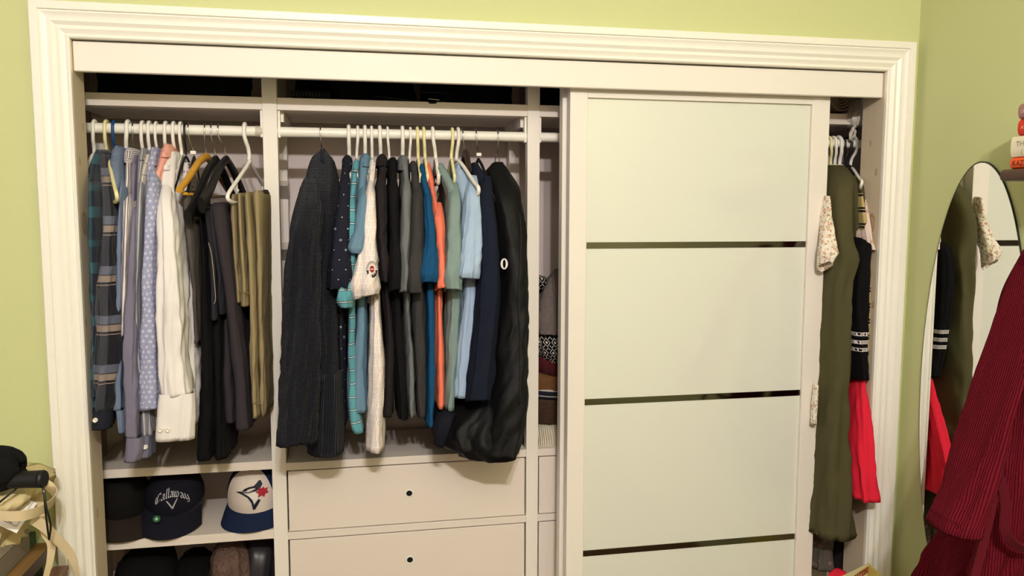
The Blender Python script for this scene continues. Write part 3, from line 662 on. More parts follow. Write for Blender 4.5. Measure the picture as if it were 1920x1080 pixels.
P('teal polo shirt with thin black and white stripes', 'shirt', TEAL, [(306, 661, 674, .15), (345, 656, 671, .10), (395, 649, 668, .06), (560, 653, 668, .04), (700, 652, 668, .03), (775, 652, 674, .03), (809, 661, 681, .03)],
  [(302, 660, 676, .15), (324, 660, 673, .12)], [(388, 647, 668, .03), (470, 650, 668, .0), (540, 634, 664, -.03), (568, 632, 662, -.03), (588, 638, 660, -.02)])
P('steel blue polo shirt between the teal striped and glass print polos', 'shirt', STEEL, [(296, 676, 694, .15), (340, 671, 690, .10), (390, 667, 690, .06), (560, 669, 690, .05), (700, 662, 688, .04), (770, 659, 690, .04)],
  [(291, 674, 696, .15), (313, 674, 694, .12)], [(372, 671, 691, .03), (430, 664, 689, .0), (478, 655, 682, -.025), (494, 660, 678, -.02)])
gp = P('cream polo shirt printed with small drinking glasses and a round badge', 'shirt', GLS, [(305, 691, 705, .15), (345, 688, 703, .10), (390, 686, 704, .06), (560, 692, 714, .03), (640, 692, 718, .015), (710, 690, 724, .01), (780, 688, 722, .01), (844, 687, 721, .01)],
  [(301, 690, 706, .15), (326, 689, 704, .12)], [(368, 684, 704, .03), (430, 676, 706, .0), (500, 665, 712, -.035), (553, 657, 715, -.04), (578, 664, 712, -.03)])
P('dark brown polo shirt right of the glass print polo', 'shirt', DKBR, [(297, 708, 725, .15), (335, 709, 725, .10), (362, 707, 725, .06), (500, 712, 727, .05), (640, 722, 739, .04), (778, 714, 736, .04)],
  [(292, 706, 727, .15), (312, 705, 727, .12)], [(353, 706, 726, .04), (450, 707, 727, .0), (510, 712, 728, -.02), (538, 714, 728, -.02)])
P('black polo shirt between the dark brown and mid grey polos', 'shirt', BLK, [(303, 728, 745, .15), (335, 728, 744, .10), (365, 728, 746, .06), (560, 730, 753, .05), (700, 740, 760, .04), (783, 746, 763, .04)],
  [(298, 726, 747, .15), (330, 727, 744, .11)], [(360, 728, 748, .04), (450, 732, 750, .0), (520, 729, 757, -.025), (562, 730, 756, -.02)])
P('mid grey polo shirt in the row of dark polos', 'shirt', MGREY, [(299, 749, 765, .15), (335, 753, 767, .10), (366, 752, 770, .06), (570, 756, 769, .04), (680, 760, 777, .04), (778, 765, 781, .04)],
  [(294, 746, 767, .15), (320, 746, 766, .12)], [(360, 752, 771, .04), (450, 750, 771, .0), (520, 752, 768, -.03), (561, 750, 766, -.03)])
P('charcoal polo shirt between the mid grey and blue polos', 'shirt', CHAR, [(309, 768, 781, .15), (345, 768, 786, .10), (380, 772, 793, .06), (570, 769, 800, .04), (700, 777, 800, .04), (781, 782, 799, .04)],
  [(305, 766, 783, .15), (328, 767, 783, .12)], [(374, 771, 794, .04), (450, 770, 796, .0), (530, 764, 794, -.025), (563, 767, 791, -.02)])
P('ocean blue polo shirt beside the coral shirt', 'shirt', BLUE, [(314, 785, 796, .15), (350, 789, 803, .10), (383, 794, 810, .06), (570, 798, 815, .04), (700, 798, 816, .04), (796, 797, 815, .04)],
  [(310, 783, 798, .15), (333, 785, 799, .12)], [(378, 794, 811, .04), (450, 796, 818, .0), (530, 786, 825, -.03), (553, 788, 820, -.025)])
P('coral short sleeved shirt', 'shirt', CORAL, [(312, 798, 807, .16), (350, 802, 815, .11), (380, 808, 820, .08), (420, 812, 828, .06), (560, 816, 829, .04), (700, 816, 831, .04), (763, 816, 832, .04)],
  [(308, 797, 809, .16), (344, 799, 816, .12)], [(410, 812, 833, .035), (480, 818, 834, .0), (553, 819, 836, -.025)])
P('sage green short sleeved shirt beside the coral one', 'shirt', SAGE, [(314, 818, 834, .15), (330, 824, 844, .125), (355, 834, 856, .08), (400, 840, 863, .06), (560, 836, 868, .04), (650, 834, 862, .04), (766, 831, 851, .04)],
  [(309, 814, 837, .16), (330, 816, 845, .13)], [(375, 840, 864, .035), (450, 837, 867, .0), (520, 834, 869, -.03), (556, 835, 868, -.03)])
P('pale blue short sleeved shirt under the bare white hanger arm', 'shirt', PALE, [(316, 852, 866, .15), (335, 852, 884, .12), (365, 858, 896, .07), (400, 864, 898, .06), (560, 866, 894, .03), (640, 856, 891, .03), (742, 848, 885, .03)],
  [(311, 851, 867, .16), (332, 851, 872, .13)], [(362, 874, 899, .035), (430, 868, 902, .0), (518, 861, 899, -.035), (535, 864, 895, -.03)], amp=.005)
hanger(868, kind='wooden', mat=plain('dark_brown_wood', (52, 36, 30), .4), neck=873, label='dark brown wooden hanger holding the navy blazer', rodpx=258, nk=.052)
hanger(893, kind='slim', mat=BLACKP, neck=897, near=(927, 375, .03), label='black plastic hanger with white tag between the blazer and garment bag', tagged=True, rodpx=258)
hanger(934, kind='wire', mat=CHROME, neck=932, label='wire hook holding the black garment bag', rodpx=262, nk=.055, bar=False)
NAVYB = cloth('navy_wool', (25, 30, 45), var=.06)
shirt('blazer', 'dark navy blazer between the pale blue shirt and black garment bag', 'blazer', NAVYB, [(312, 884, 900, .15), (335, 890, 914, .11), (370, 898, 926, .06), (450, 902, 936, .04), (560, 902, 944, .03), (700, 900, 942, .02), (785, 896, 938, .02)],
      [(308, 880, 902, .15), (340, 884, 912, .11)], [(368, 896, 928, .03), (450, 899, 935, -.01), (560, 894, 938, -.03), (680, 884, 930, -.04), (764, 876, 920, -.04)], amp=.0035, sdep=.13, placket=None)
def bag_mat():
    t = NT('black_nylon'); o = t.ob()[3]; t.bump(t.noise(o, 18, 4, .6), .004, .7); return t.fin(lin((11, 11, 11)), .6, 0., .22)
NYLON = bag_mat()
gb = thing('garment_bag', at(930, 855, .15), 'long black nylon garment bag at the right end of the middle rod', 'garment bag')
loft('bag_body', [(304, 927, 943, .17, .26), (318, 915, 956, .14, .30), (345, 912, 974, .09, .36), (380, 918, 984, .05, .40), (450, 928, 991, .02, .42), (560, 932, 999, -.01, .42), (700, 928, 1001, -.03, .42), (790, 920, 996, -.045, .42), (856, 905, 984, -.05, .40)], NYLON, gb, amp=.012, seed=91, e=.62, n=70, fq=.5)
loft('folded_bottom', [(752, 880, 938, .03, .34), (785, 842, 962, .0, .36), (815, 820, 975, -.02, .38), (838, 826, 982, -.03, .38), (860, 862, 980, -.02, .34)], NYLON, gb, amp=.020, seed=93, e=.8, n=40, vs=14, fq=.5)
loft('folded_flap', [(775, 820, 856, .01, .2), (805, 813, 846, -.015, .2), (834, 818, 838, -.01, .2)], cloth('navy_nylon', (22, 24, 34)), gb, amp=.006, seed=95, n=16)
mm = MB(); a, b = at(945, 478, -.012), at(945, 511, -.012); cz = (a.z+b.z)/2; r_ = (a.z-b.z)/2
rows = [[(a.x+q*r_*.42*math.cos(k*math.pi/14), -.016-.002*0, cz+r_*(.78 if q < .8 else 1)*.62*math.sin(k*math.pi/14)) for k in range(28)] for q in (.40, 1.)]
mm.grid(rows, True).build('printed_letter', plain('white_print', (214, 212, 210), .7), gb, True)
MB().tube(smoothpath([at(974, 400, .015), at(977, 450, -.004), at(972, 560, -.02), at(976, 640, -.03), at(974, 760, -.045)], 6), .0016, 6).build('zip_seam', plain('zip_seam', (8, 8, 8), .6), gb, True)
# round badge on the printed polo's sleeve
bp = at(697.5, 505, -.042); bd = MB(); n_ = 28
def disc(m, c, ra, rb, y, a0=0, a1=2*math.pi, r0=0):
    rows = [[(c.x+q*ra*math.cos(a0+(a1-a0)*k/n_), y, c.z+q*rb*math.sin(a0+(a1-a0)*k/n_)) for k in range(n_+1)] for q in (r0, 1)]
    m.grid(rows); return m
by = bp.y
badge = disc(MB(), bp, .0135, .0205, by).build('badge', plain('badge_cream', (226, 214, 200), .8), gp)
INK = plain('badge_black', (16, 16, 18), .8); REDI = plain('badge_red', (150, 24, 34), .8)
disc(MB(), bp, .0135, .0205, by-.0006, math.pi*1.04, math.pi*1.96, .62).build('badge_band', INK, badge)
disc(MB(), bp, .0135, .0205, by-.0006, 0, 2*math.pi, .94).build('badge_rim', INK, badge)
disc(MB(), bp+Vector((0, 0, .0005)), .0056, .0085, by-.0008).build('badge_emblem', REDI, badge)
disc(MB(), bp+Vector((0, 0, .0005)), .0052, .0012, by-.0011).build('badge_emblem', plain('badge_line', (226, 214, 200), .8), badge)
for k in range(11):
    a = math.pi*(.06+.088*k); p = bp+Vector((.0106*math.cos(a), 0, .0163*math.sin(a)))
    MB().box(p.x-.0007, p.x+.0007, by-.0008, by, p.z-.0016, p.z+.0016).build('badge_letter', INK, badge)
# ================================================================ right end of the closet
OLIVE = cloth('olive_cotton', (82, 78, 50), var=.08)
RG = 'hangers at the right end of the rod'
hanger(1558, mat=CREAMP, neck=1557, label='cream plastic hanger beside the sliding door edge', rodpx=268, group=RG)
hanger(1567, neck=1565, label='white plastic hanger behind the olive dress, second from the door edge', rodpx=268, group=RG)
hanger(1577, neck=1574, label='thick white plastic hanger behind the olive dress, third from the door edge', rodpx=268, group=RG, thick=.0054)
hanger(1585, mat=BLACKP, neck=1583, label='thin black hanger left of the other black hanger above the olive dress', rodpx=268, group=RG, thick=.003)
hanger(1596, mat=BLACKP, neck=1588, label='black hanger nearest the knotted plastic bag', rodpx=268, group=RG)
hanger(1607, neck=1594, near=(1616, 340, .06), label='white plastic hanger with bare arm end beside the right jamb', rodpx=268, group=RG, nk=.075)
FLOR = floral_mat('orange_floral', (236, 228, 212), [(206, 156, 112), (196, 140, 120), (176, 164, 116)], 72)
shirt('floral_blouse', 'cream blouse with orange floral print sticking out past the door edge', 'blouse', FLOR,
      [(330, 1562, 1574, .16), (380, 1562, 1576, .145), (500, 1562, 1578, .14), (640, 1560, 1576, .14), (730, 1560, 1576, .14)],
      None, [(368, 1551, 1555, .03), (400, 1550, 1560, .02), (440, 1548, 1567, .0), (485, 1544, 1572, -.02), (513, 1545, 1564, -.02)], sdep=.05, back=False, shoulder=False)
loft('floral_scarf', [(722, 1530, 1535, .03, .05), (760, 1526, 1533, .03, .05), (797, 1523, 1532, .03, .05)], FLOR, None, amp=.002, seed=5, n=12)
tag(bpy.context.scene.objects['floral_scarf'], 'thin strip of floral fabric hanging over the door stile', 'scarf')
od = shirt('sleeveless_dress', 'long olive green sleeveless dress filling the gap beside the sliding door', 'dress', OLIVE,
      [(310, 1556, 1584, .16), (322, 1554, 1594, .12), (340, 1554, 1604, .06), (370, 1556, 1600, .03), (420, 1556, 1597, .01), (455, 1556, 1602, .005), (482, 1556, 1615, .0), (500, 1555, 1612, .0), (535, 1553, 1602, .0), (600, 1550, 1600, .0), (720, 1546, 1599, -.01), (860, 1539, 1605, -.02), (1008, 1532, 1612, -.03)], amp=.007, bdep=.3, fq=.7)
loft('back_panel', [(330, 1586, 1606, .12, .3), (352, 1588, 1615, .09, .32), (400, 1590, 1618, .075, .33), (450, 1594, 1619, .07, .33), (492, 1598, 1612, .07, .33)], OLIVE, od, amp=.003, seed=61, e=.5, n=24)
BKNIT = NT('black_banded_knit'); _x, _y, _z, _o = BKNIT.ob()
zz = [at(1614, q, .03).z for q in (625, 640, 654)]
f = 0.
for q in zz: f = BKNIT.M('MAXIMUM', f, BKNIT.M('LESS_THAN', BKNIT.M('ABSOLUTE', BKNIT.M('SUBTRACT', _z, q)), .0045))
tooth = BKNIT.M('GREATER_THAN', BKNIT.M('FRACT', BKNIT.M('MULTIPLY', BKNIT.M('ADD', _x, _y), 190.)), .45)
edge = 0.
for q in zz: edge = BKNIT.M('MAXIMUM', edge, BKNIT.M('LESS_THAN', BKNIT.M('ABSOLUTE', BKNIT.M('SUBTRACT', BKNIT.M('ABSOLUTE', BKNIT.M('SUBTRACT', _z, q)), .0045)), .0007))
BKNIT = BKNIT.fin(BKNIT.mix(BKNIT.M('MAXIMUM', BKNIT.M('MULTIPLY', f, tooth), edge), lin((16, 15, 16)), lin((220, 214, 206))), .9, 0., .1)
shirt('knit_cardigan', 'black knit top with three white patterned bands on its sleeve', 'cardigan', BKNIT,
      [(420, 1604, 1620, .10), (460, 1604, 1632, .06), (520, 1604, 1630, .06), (640, 1604, 1626, .07), (700, 1604, 1622, .07)], None,
      [(462, 1606, 1634, .02), (500, 1604, 1631, .01), (560, 1601, 1628, .01), (650, 1602, 1628, .01), (727, 1608, 1628, .01)], back=False)
BLUSH = floral_mat('blush_print', (226, 204, 190), [(190, 160, 150)], 40)
shirt('blush_top', 'pale pink short sleeved top just right of the olive dress', 'top', BLUSH, [(360, 1606, 1612, .10), (400, 1610, 1620, .06), (440, 1611, 1628, .03), (468, 1614, 1636, .02)], None, back=False, bdep=.12)
YCH = stripes('yellow_band_stripes', (188, 168, 110), [((22, 20, 18), .046, .14, 0), ((22, 20, 18), .046, .12, -.2)], True)
shirt('striped_tunic', 'narrow yellow tunic edge with paired black stripes beside the right jamb', 'tunic', YCH, [(360, 1613, 1616, .07, .10), (385, 1614, 1620, .06, .10), (420, 1617, 1625, .05, .10), (500, 1621, 1631, .04, .09), (600, 1621, 1631, .04, .09), (712, 1621, 1631, .04, .09)], None, back=False, amp=.001, e=.4)
REDC = cloth('red_cotton', (232, 40, 62), var=.05)
shirt('red_skirt', 'bright red flared skirt hem at the right edge of the closet', 'skirt', REDC, [(560, 1602, 1608, .07, .3), (690, 1603, 1611, .04, .3), (800, 1605, 1625, -.01, .28), (870, 1606, 1634, -.04, .25), (936, 1608, 1642, -.06, .22)], None, back=False, amp=.005, e=.4)
TAN = cloth('tan_cotton', (178, 150, 112))
shirt('tan_skirt', 'tan fabric panel hanging behind the black knit top', 'skirt', TAN, [(440, 1596, 1610, .20, .36), (560, 1594, 1610, .18, .38), (800, 1592, 1610, .18, .38)], None, back=False)
shirt('grey_floral_skirt', 'dim grey floral skirt hem below the olive dress', 'skirt', floral_mat('dim_floral', (92, 84, 78), [(140, 110, 100), (70, 84, 64)], 40), [(840, 1524, 1562, .10), (950, 1522, 1562, .09), (1064, 1520, 1562, .09)], None, back=False)
shirt('dark_skirt', 'very dark skirt hem beside the dim floral skirt', 'skirt', cloth('dark_wool', (34, 29, 26)), [(840, 1560, 1586, .14), (960, 1560, 1588, .13), (1068, 1558, 1590, .13)], None, back=False)
# towel and knotted bag on the right end of the top shelf
TOWEL = cloth('taupe_towel', (168, 152, 134))
tw = thing('folded_towel', at(1582, 217, .24), 'taupe towel folded in loops on the top shelf above the right rod', 'towel')
for i in range(5):
    w = .046-.0085*i; c = at(1583, 170, .205)
    pts = [Vector((c.x-w, .21+.004*i, c.z+.03))]+[Vector((c.x+w*math.cos(a), .21+.004*i, c.z-.012+(w*1.05)*math.sin(a))) for a in [math.pi+math.pi*k/12 for k in range(13)]]+[Vector((c.x+w, .21+.004*i, c.z+.03))]
    rows = [[(p.x+(dx*((p.x-c.x)/w)), yy, max(p.z+dz_, SH1+.001)) for yy, dx, dz_ in ((.212+.003*i, 0, 0), (.208+.003*i, -.002, .002), (.212+.003*i, -.005, .005), (.42, -.005, .005), (.42, 0, 0))] for p in pts]
    MB().grid(rows, True).build('fold', TOWEL, tw, True)
t = NT('thin_white_plastic'); PBAG = t.fin(lin((214, 204, 194)), .35, 0., .5, Transmission_Weight=.15)
pb = thing('plastic_bag', at(1603, 262, .19), 'white plastic bag knotted to the rod at the right end', 'plastic bag')
loft('bag_top', [(186, 1606, 1622, .19, .25), (205, 1600, 1619, .17, .25), (222, 1597, 1617, .16, .24), (236, 1601, 1609, .17, .22)], PBAG, pb, amp=.010, seed=301, n=26, e=.9)
MB().tube(smoothpath([at(1606, 233, .185), at(1600, 242, .17), at(1596, 252, .175), at(1600, 258, .18), at(1603, 248, .175), at(1599, 240, .18), at(1594, 257, .175), at(1598, 264, .19)], 6), [.003+.0025*abs(math.sin(i*.7)) for i in range(43)], 7).build('knot', PBAG, pb, True)
# ================================================================ folded knitwear on the drawer top behind the post
KG = 'folded clothes stacked on the drawers behind the post'
def folded(name, label, mat, rows, seed, amp=.006, cat='sweater', e=.75, n=26):
    o = loft(name, [(r[0], r[1], r[2], r[3] if len(r) > 3 else .205, .44) for r in rows], mat, None, amp=amp, seed=seed, e=e, n=n, fq=1.2)
    return tag(o, label, cat, KG)
CREAMK = knit_mat('cream_knit', (206, 194, 168), (244, 236, 214), .007, True)
folded('folded_sweater', 'cream ribbed sweater folded at the bottom of the stack behind the post', CREAMK, [(789, 1000, 1168, .23), (800, 996, 1176, .205), (822, 996, 1182, .198), (842, 996, 1180, .20), (855, 998, 1172, .215)], 41, .007)
folded('folded_sweater', 'dark brown fuzzy sweater folded just above the cream one', knit_mat('brown_knit', (70, 46, 28), (120, 86, 56), .004), [(742, 1000, 1168, .23), (750, 996, 1174, .215), (775, 996, 1176, .212), (791, 998, 1170, .22)], 42, .005)
folded('folded_shirt', 'navy and white edged shirt folded thin between two brown sweaters', stripes('navy_white_edge', (28, 32, 46), [((206, 200, 190), .016, .22, .2)], True), [(727, 1000, 1168, .22), (733, 997, 1174, .208), (744, 998, 1170, .215)], 43, .003, 'shirt', n=12)
folded('folded_sweater', 'tan brown sweater folded under the maroon one', cloth('tan_brown_wool', (112, 78, 46)), [(692, 1000, 1168, .25), (706, 997, 1172, .225), (728, 998, 1170, .22)], 44, .006)
MAROON = knit_mat('maroon_rib', (70, 14, 20), (120, 30, 36), .006, True)
folded('folded_sweater', 'maroon ribbed sweater folded under the black and white patterned one', MAROON, [(640, 1000, 1160, .26), (660, 998, 1168, .225), (690, 1002, 1170, .212), (712, 1020, 1165, .235)], 45, .006)
def fair_isle():
    t = NT('fair_isle'); x, y, w, wc = cells(t, .026, .03, .5); ax, ay = t.M('ABSOLUTE', x), t.M('ABSOLUTE', y)
    s = t.M('ADD', ax, ay); q = t.M('DIVIDE', t.M('FLOOR', t.M('MULTIPLY', s, 14.)), 14.)
    r1 = t.M('LESS_THAN', t.M('ABSOLUTE', t.M('SUBTRACT', q, .357)), .02); r2 = t.M('LESS_THAN', q, .08)
    zig = t.M('LESS_THAN', t.M('ABSOLUTE', t.M('SUBTRACT', ax, ay)), .035)
    f = t.M('MAXIMUM', t.M('MAXIMUM', r1, r2), t.M('MULTIPLY', zig, t.M('GREATER_THAN', s, .55)))
    return t.fin(t.mix(f, lin((16, 15, 16)), lin((214, 206, 194))), .95, 0., .1)
FAIR = fair_isle()
folded('folded_sweater', 'black sweater with white diamond pattern draped over the stack', FAIR, [(618, 1000, 1160, .25), (632, 997, 1168, .21), (655, 1004, 1172, .195), (675, 1016, 1170, .20), (694, 1030, 1165, .22)], 46, .006)
folded('patterned_scarf', 'small black and white patterned end above the grey shimmering knit', FAIR, [(520, 1000, 1026, .30), (531, 1000, 1028, .28), (542, 1000, 1022, .29)], 47, .002, 'scarf', n=12)
folded('metallic_knit', 'grey pink shimmering knit slumped at the top of the stack', knit_mat('shimmer_knit', (108, 96, 92), (200, 180, 172), .0035, bump=.002), [(508, 1046, 1120, .30), (530, 1030, 1140, .26), (560, 1014, 1150, .235), (595, 1002, 1160, .215), (625, 998, 1166, .21)], 48, .01, 'sweater')
# ================================================================ caps
def cap(name, label, px, py, y, yaw, tilt, crown, front, brim, rollz=0, h=.092, a=.080, b=.092, L=.068, dz=0):
    t = thing(name, (0, 0, 0), label, 'cap', 'caps on the shelf')
    def sf(az, el, off=0.):
        c = max(math.cos(el), 0)**.62; s = math.sin(el)
        p = Vector((a*c*math.sin(az), -b*c*math.cos(az)-.006*math.cos(az)*s, h*s)); n = Vector((p.x/a**2, p.y/b**2, p.z/h**2)).normalized()
        return p+n*off
    def panel(a0, a1, e0, e1, na, ne, off): return [[sf(a0+(a1-a0)*j/na, e0+(e1-e0)*i/ne, off) for j in range(na+1)] for i in range(ne+1)]
    def bp(s, q, off):
        az = s*1.35; p = sf(az, 0); out = L*(1-.30*s*s)
        return Vector((p.x*(1+.10*q), p.y-out*q, -.012*q-.026*s*s*(.3+.7*q)-.010*q*q+off))
    mats = []
    R_ = Matrix.Rotation(yaw, 4, 'Z') @ Matrix.Rotation(rollz, 4, 'Y') @ Matrix.Rotation(tilt, 4, 'X')
    low = min((R_ @ bp(s/10, q, -.003)).z for s in range(-10, 11) for q in (0, .5, 1)); low = min(low, min((R_ @ sf(k*.3, 0)).z for k in range(21)))
    hi = max((R_ @ sf(k*.3, el)).z for k in range(21) for el in (.5, 1., 1.3, 1.57)); ks = min(1., (S3B-HT-.008)/(hi-low)); R_ = R_ @ Matrix.Scale(ks, 4); low *= ks
    base = at(px, py, y); T = Matrix.Translation(Vector((base.x, base.y, HT-low+.0005+dz))) @ R_
    t.location = (base.x, base.y, HT+dz)
    X = lambda rows: [[T @ p for p in r] for r in rows]
    cr = MB().grid(X(panel(-math.pi, math.pi, 0, math.pi/2, 48, 14, 0))).build('crown', crown, t, True)
    if front: MB().grid(X(panel(-.95, .95, .0, 1.45, 24, 12, .0012))).build('front_panel', front, cr, True)
    br = X([[bp(-1+2*j/28, i/8, 0) for j in range(29)] for i in range(9)]); bl = X([[bp(-1+2*j/28, i/8, -.003) for j in range(29)] for i in range(8, -1, -1)])
    MB().grid(br+bl).build('brim', brim, t, True, auto=60)
    MB().lathe(T @ Vector((0, 0, h)), [(0, .002), (.005, .001), (.007, -.002)], 12).build('button', crown, cr, True)
    return t, sf, T, cr
def poly_on(pts2, sf, T, off, sc, az0, el0, name, mat, parent, ew=1., wx=1.):
    vs_ = [T @ sf(az0+x*sc*wx, el0+y*sc*ew, off) for x, y in pts2]
    from mathutils.geometry import tessellate_polygon
    tri = tessellate_polygon([[Vector((x, y, 0)) for x, y in pts2]])
    return mk(name, vs_, [list(q) for q in tri], mat, parent, False)
BCAP = cloth('black_cap_cotton', (18, 16, 15)); NCAP = cloth('navy_cap_cotton', (22, 22, 32)); JNAVY = cloth('navy_brim_cotton', (24, 36, 62)); JWHITE = cloth('white_cap_cotton', (216, 204, 190)); DBR = cloth('dark_brown_brim', (40, 32, 26))
cap('baseball_cap', 'plain black cap with dark brim at the left end of the cap shelf', 222, 940, .31, .55, .25, BCAP, None, DBR, a=.085)
cc, sf, T, cr = cap('baseball_cap', 'navy cap with silver lettering and chevron in the middle of the cap shelf', 329, 935, .30, -.06, .40, NCAP, None, NCAP, rollz=.06, a=.092, b=.098, L=.078)
SILV = plain('silver_thread', (176, 174, 178), .5)
# black-letter word drawn with a broad pen
def pen(strokes, ox, sc):
    quads = []
    pv = (.06, .05)
    for st_ in strokes:
        for (x0, y0), (x1, y1) in zip(st_[:-1], st_[1:]):
            quads.append([((ox+x0-pv[0])*sc, (y0-pv[1])*sc), ((ox+x0+pv[0])*sc, (y0+pv[1])*sc), ((ox+x1+pv[0])*sc, (y1+pv[1])*sc), ((ox+x1-pv[0])*sc, (y1-pv[1])*sc)])
    return quads
GL = {'C': ([[(.62, .85), (.5, .98), (.3, .98), (.12, .8), (.08, .45), (.15, .12), (.35, .0), (.6, .12), (.66, .25)], [(.34, .92), (.30, .5), (.36, .12)]], .78),
      'a': ([[(.08, .52), (.25, .62), (.42, .52), (.42, .1), (.52, .0)], [(.42, .34), (.2, .3), (.08, .16), (.18, .0), (.42, .12)]], .58),
      'l': ([[(.05, .92), (.14, 1.02), (.14, .1), (.26, 0)]], .32),
      'w': ([[(.02, .58), (.1, .64), (.1, .1), (.22, 0), (.36, .1)], [(.36, .62), (.36, .1), (.48, 0), (.64, .12)], [(.62, .66), (.72, .5), (.64, .12)]], .82),
      'y': ([[(.04, .58), (.12, .64), (.12, .14), (.24, 0), (.42, .12)], [(.42, .64), (.44, .1), (.34, -.22), (.1, -.3)]], .58)}
wtot = sum(GL[c][1] for c in 'Callaway'); ox = 0; R0 = .58
lv, lf = [], []
for ch in 'Callaway':
    for qd in pen(GL[ch][0], ox-wtot/2, .145):
        b = len(lv)
        for x, y in qd:
            lv.append(T @ sf(.22+x*1.95, .80+y*2.6-3.6*x*x, .0022))
        lf.append([b, b+1, b+2, b+3])
    ox += GL[ch][1]
mk('lettering', lv, lf, SILV, cr, False)
chev = [(-.22, .0), (-.16, .0), (.0, -.30), (.18, .06), (.22, .06), (.02, -.40), (-.02, -.40)]
poly_on(chev, sf, T, .0028, 1., .22, .66, 'chevron_logo', SILV, cr, .8)
bd_ = MB().lathe((0, 0, 0), [(0, .0008), (.009, .0008), (.0095, 0)], 20); cpt = at(293.5, 973, .196)
em = bd_.build('ball_marker', plain('green_enamel', (40, 92, 60), .4), cc, True); em.rotation_euler = (math.radians(60), 0, .3); em.location = cpt-wloc(cc)
MB().lathe((0, 0, 0), [(0, .0012), (.004, .0012), (.0042, .0005)], 14).build('marker_centre', plain('pale_green_enamel', (150, 186, 150), .4), em, True)
bpy.context.scene.objects['marker_centre'].location = (0, 0, 0)
jc, sf, T, cr = cap('baseball_cap', 'white and navy cap with a blue bird and red leaf emblem', 484, 925, .31, -.22, .26, JNAVY, JWHITE, JNAVY, L=.062, h=.110, a=.092, b=.096)
JN = plain('emblem_navy', (18, 26, 46), .7); JR = plain('emblem_red', (160, 22, 40), .7); JW = plain('emblem_white', (226, 220, 212), .7)
J = lambda pts, nm, mat, off: poly_on([(x/100-.5, (y)/100-.45) for x, y in pts], sf, T, off, .98, .20, .50, nm, mat, cr, .95, 1.3)
J([(2, 62), (22, 66), (30, 76), (42, 82), (58, 84), (70, 94), (76, 100), (84, 100), (86, 84), (78, 74), (66, 66), (44, 62), (24, 60)], 'bird_emblem', JN, .0048)
J([(2, 62), (24, 57), (40, 46), (48, 30), (50, 6), (56, 8), (72, 34), (66, 38), (54, 22), (52, 36), (44, 50), (30, 60)], 'bird_emblem', JN, .0048)
J([(26, 62), (40, 62), (60, 65), (68, 60), (66, 40), (56, 26), (50, 42), (42, 52)], 'bird_emblem', JW, .0040)
J([(33, 66), (38, 69), (45, 69), (48, 67), (42, 65)], 'bird_emblem', JW, .0056)
J([(62, 62), (70, 66), (72, 76), (80, 70), (86, 74), (88, 66), (98, 66), (92, 58), (96, 50), (86, 50), (82, 40), (76, 48), (66, 44), (70, 54)], 'leaf_emblem', JR, .0060)
# ================================================================ dark things and added shade blocks on the upper shelf and in the lower compartment
def blob(name, label, cat, mat, rows, seed, amp=.01, e=.75, n=24, group=None):
    o = loft(name, rows, mat, None, amp=amp, seed=seed, e=e, n=n, fq=.8, vs=9); return tag(o, label, cat, group)
DG = cloth('black_canvas_and_shade', (13, 13, 14))  # canvas of the backpack; also the painted shade of the top shelf blocks
def on(z, px, y): # pixel row of height z at this column and depth
    d = Vector((at(px, 540, y).x, y, z))-CAM; return 540-FPX*d.dot(UP)/d.dot(FW)
def shade_fill(name, label, x0, x1, yf, yb, zb, ht, seed, mat=DG, cat='bag'):  # added black volumes standing in for the unlit space above the top shelf
    g0, g1 = on(zb+.001, (x0+x1)/2, yf), on(zb+ht, (x0+x1)/2, yf); w = (x1-x0)
    return blob(name, label, cat, mat, [(g1, x0+w*.1, x1-w*.1, yf+.04, yb-.02), (g1+(g0-g1)*.15, x0+w*.03, x1-w*.03, yf+.012, yb), (g1+(g0-g1)*.5, x0, x1, yf, yb), (g0-2, x0+w*.01, x1-w*.01, yf, yb), (g0, x0+w*.02, x1-w*.02, yf+.004, yb)], seed)
shade_fill('wide_shade_block', 'added black block standing in for shade above the left rod', 165, 478, .27, .46, SH1, .22, 201)
shade_fill('shade_block', 'added black block standing in for shade above the polo shirts', 790, 965, .29, .46, SH1, .24, 202)
shade_fill('shade_block', 'added black block standing in for shade above the knit sweater', 545, 780, .36, .46, SH1, .24, 203)
shade_fill('shade_block', 'added black block standing in for shade above the narrow gap beside the sliding door', 1006, 1160, .26, .46, SH1, .24, 204)
shade_fill('shade_block', 'added black block standing in for shade behind the folded towel', 1480, 1600, .34, .46, SH1, .24, 207)
hat = thing('black_hat', at(655, 180, .28), 'black hat lying on the shelf above the polo shirts', 'hat')
c = at(655, 186, .29); z0 = SH1+.002
MB().lathe((c.x, c.y, z0), [(.03, .0), (.085, .002), (.09, .004), (.085, .006), (.056, .010), (.054, .05), (.046, .062), (0, .064)], 32).build('hat_shape', cloth('black_felt', (12, 12, 13)), hat, True, auto=50)
bl = thing('braided_belt', at(580, 180, .22), 'black braided leather belt coiled on the shelf above the sweater', 'belt')
LEA = plain('black_leather', (26, 25, 25), .45)
for k in range(12):
    x = at(548, 180, .225).x+k*.0082
    for s in (0, 1):
        MB().tube([(x, .222+.003*s, SH1+.005+.012*s), (x+.007, .220, SH1+.012+.002*s), (x, .222, SH1+.019+.006*s)], .0028, 6).build('braid_strand', LEA, bl, True)
ch_ = thing('charging_cable', at(805, 197, .22), 'black cable looped over the front of the upper shelf', 'cable')
MB().tube(smoothpath([at(700, 183, .25)+Vector((0, 0, .004)), at(760, 187, .22), at(790, 190.5, .205), at(812, 193, .192), at(830, 190, .21), at(845, 176, .24), at(790, 173, .26)], 6), .0025, 8).build('cable', BLACKP, ch_, True)
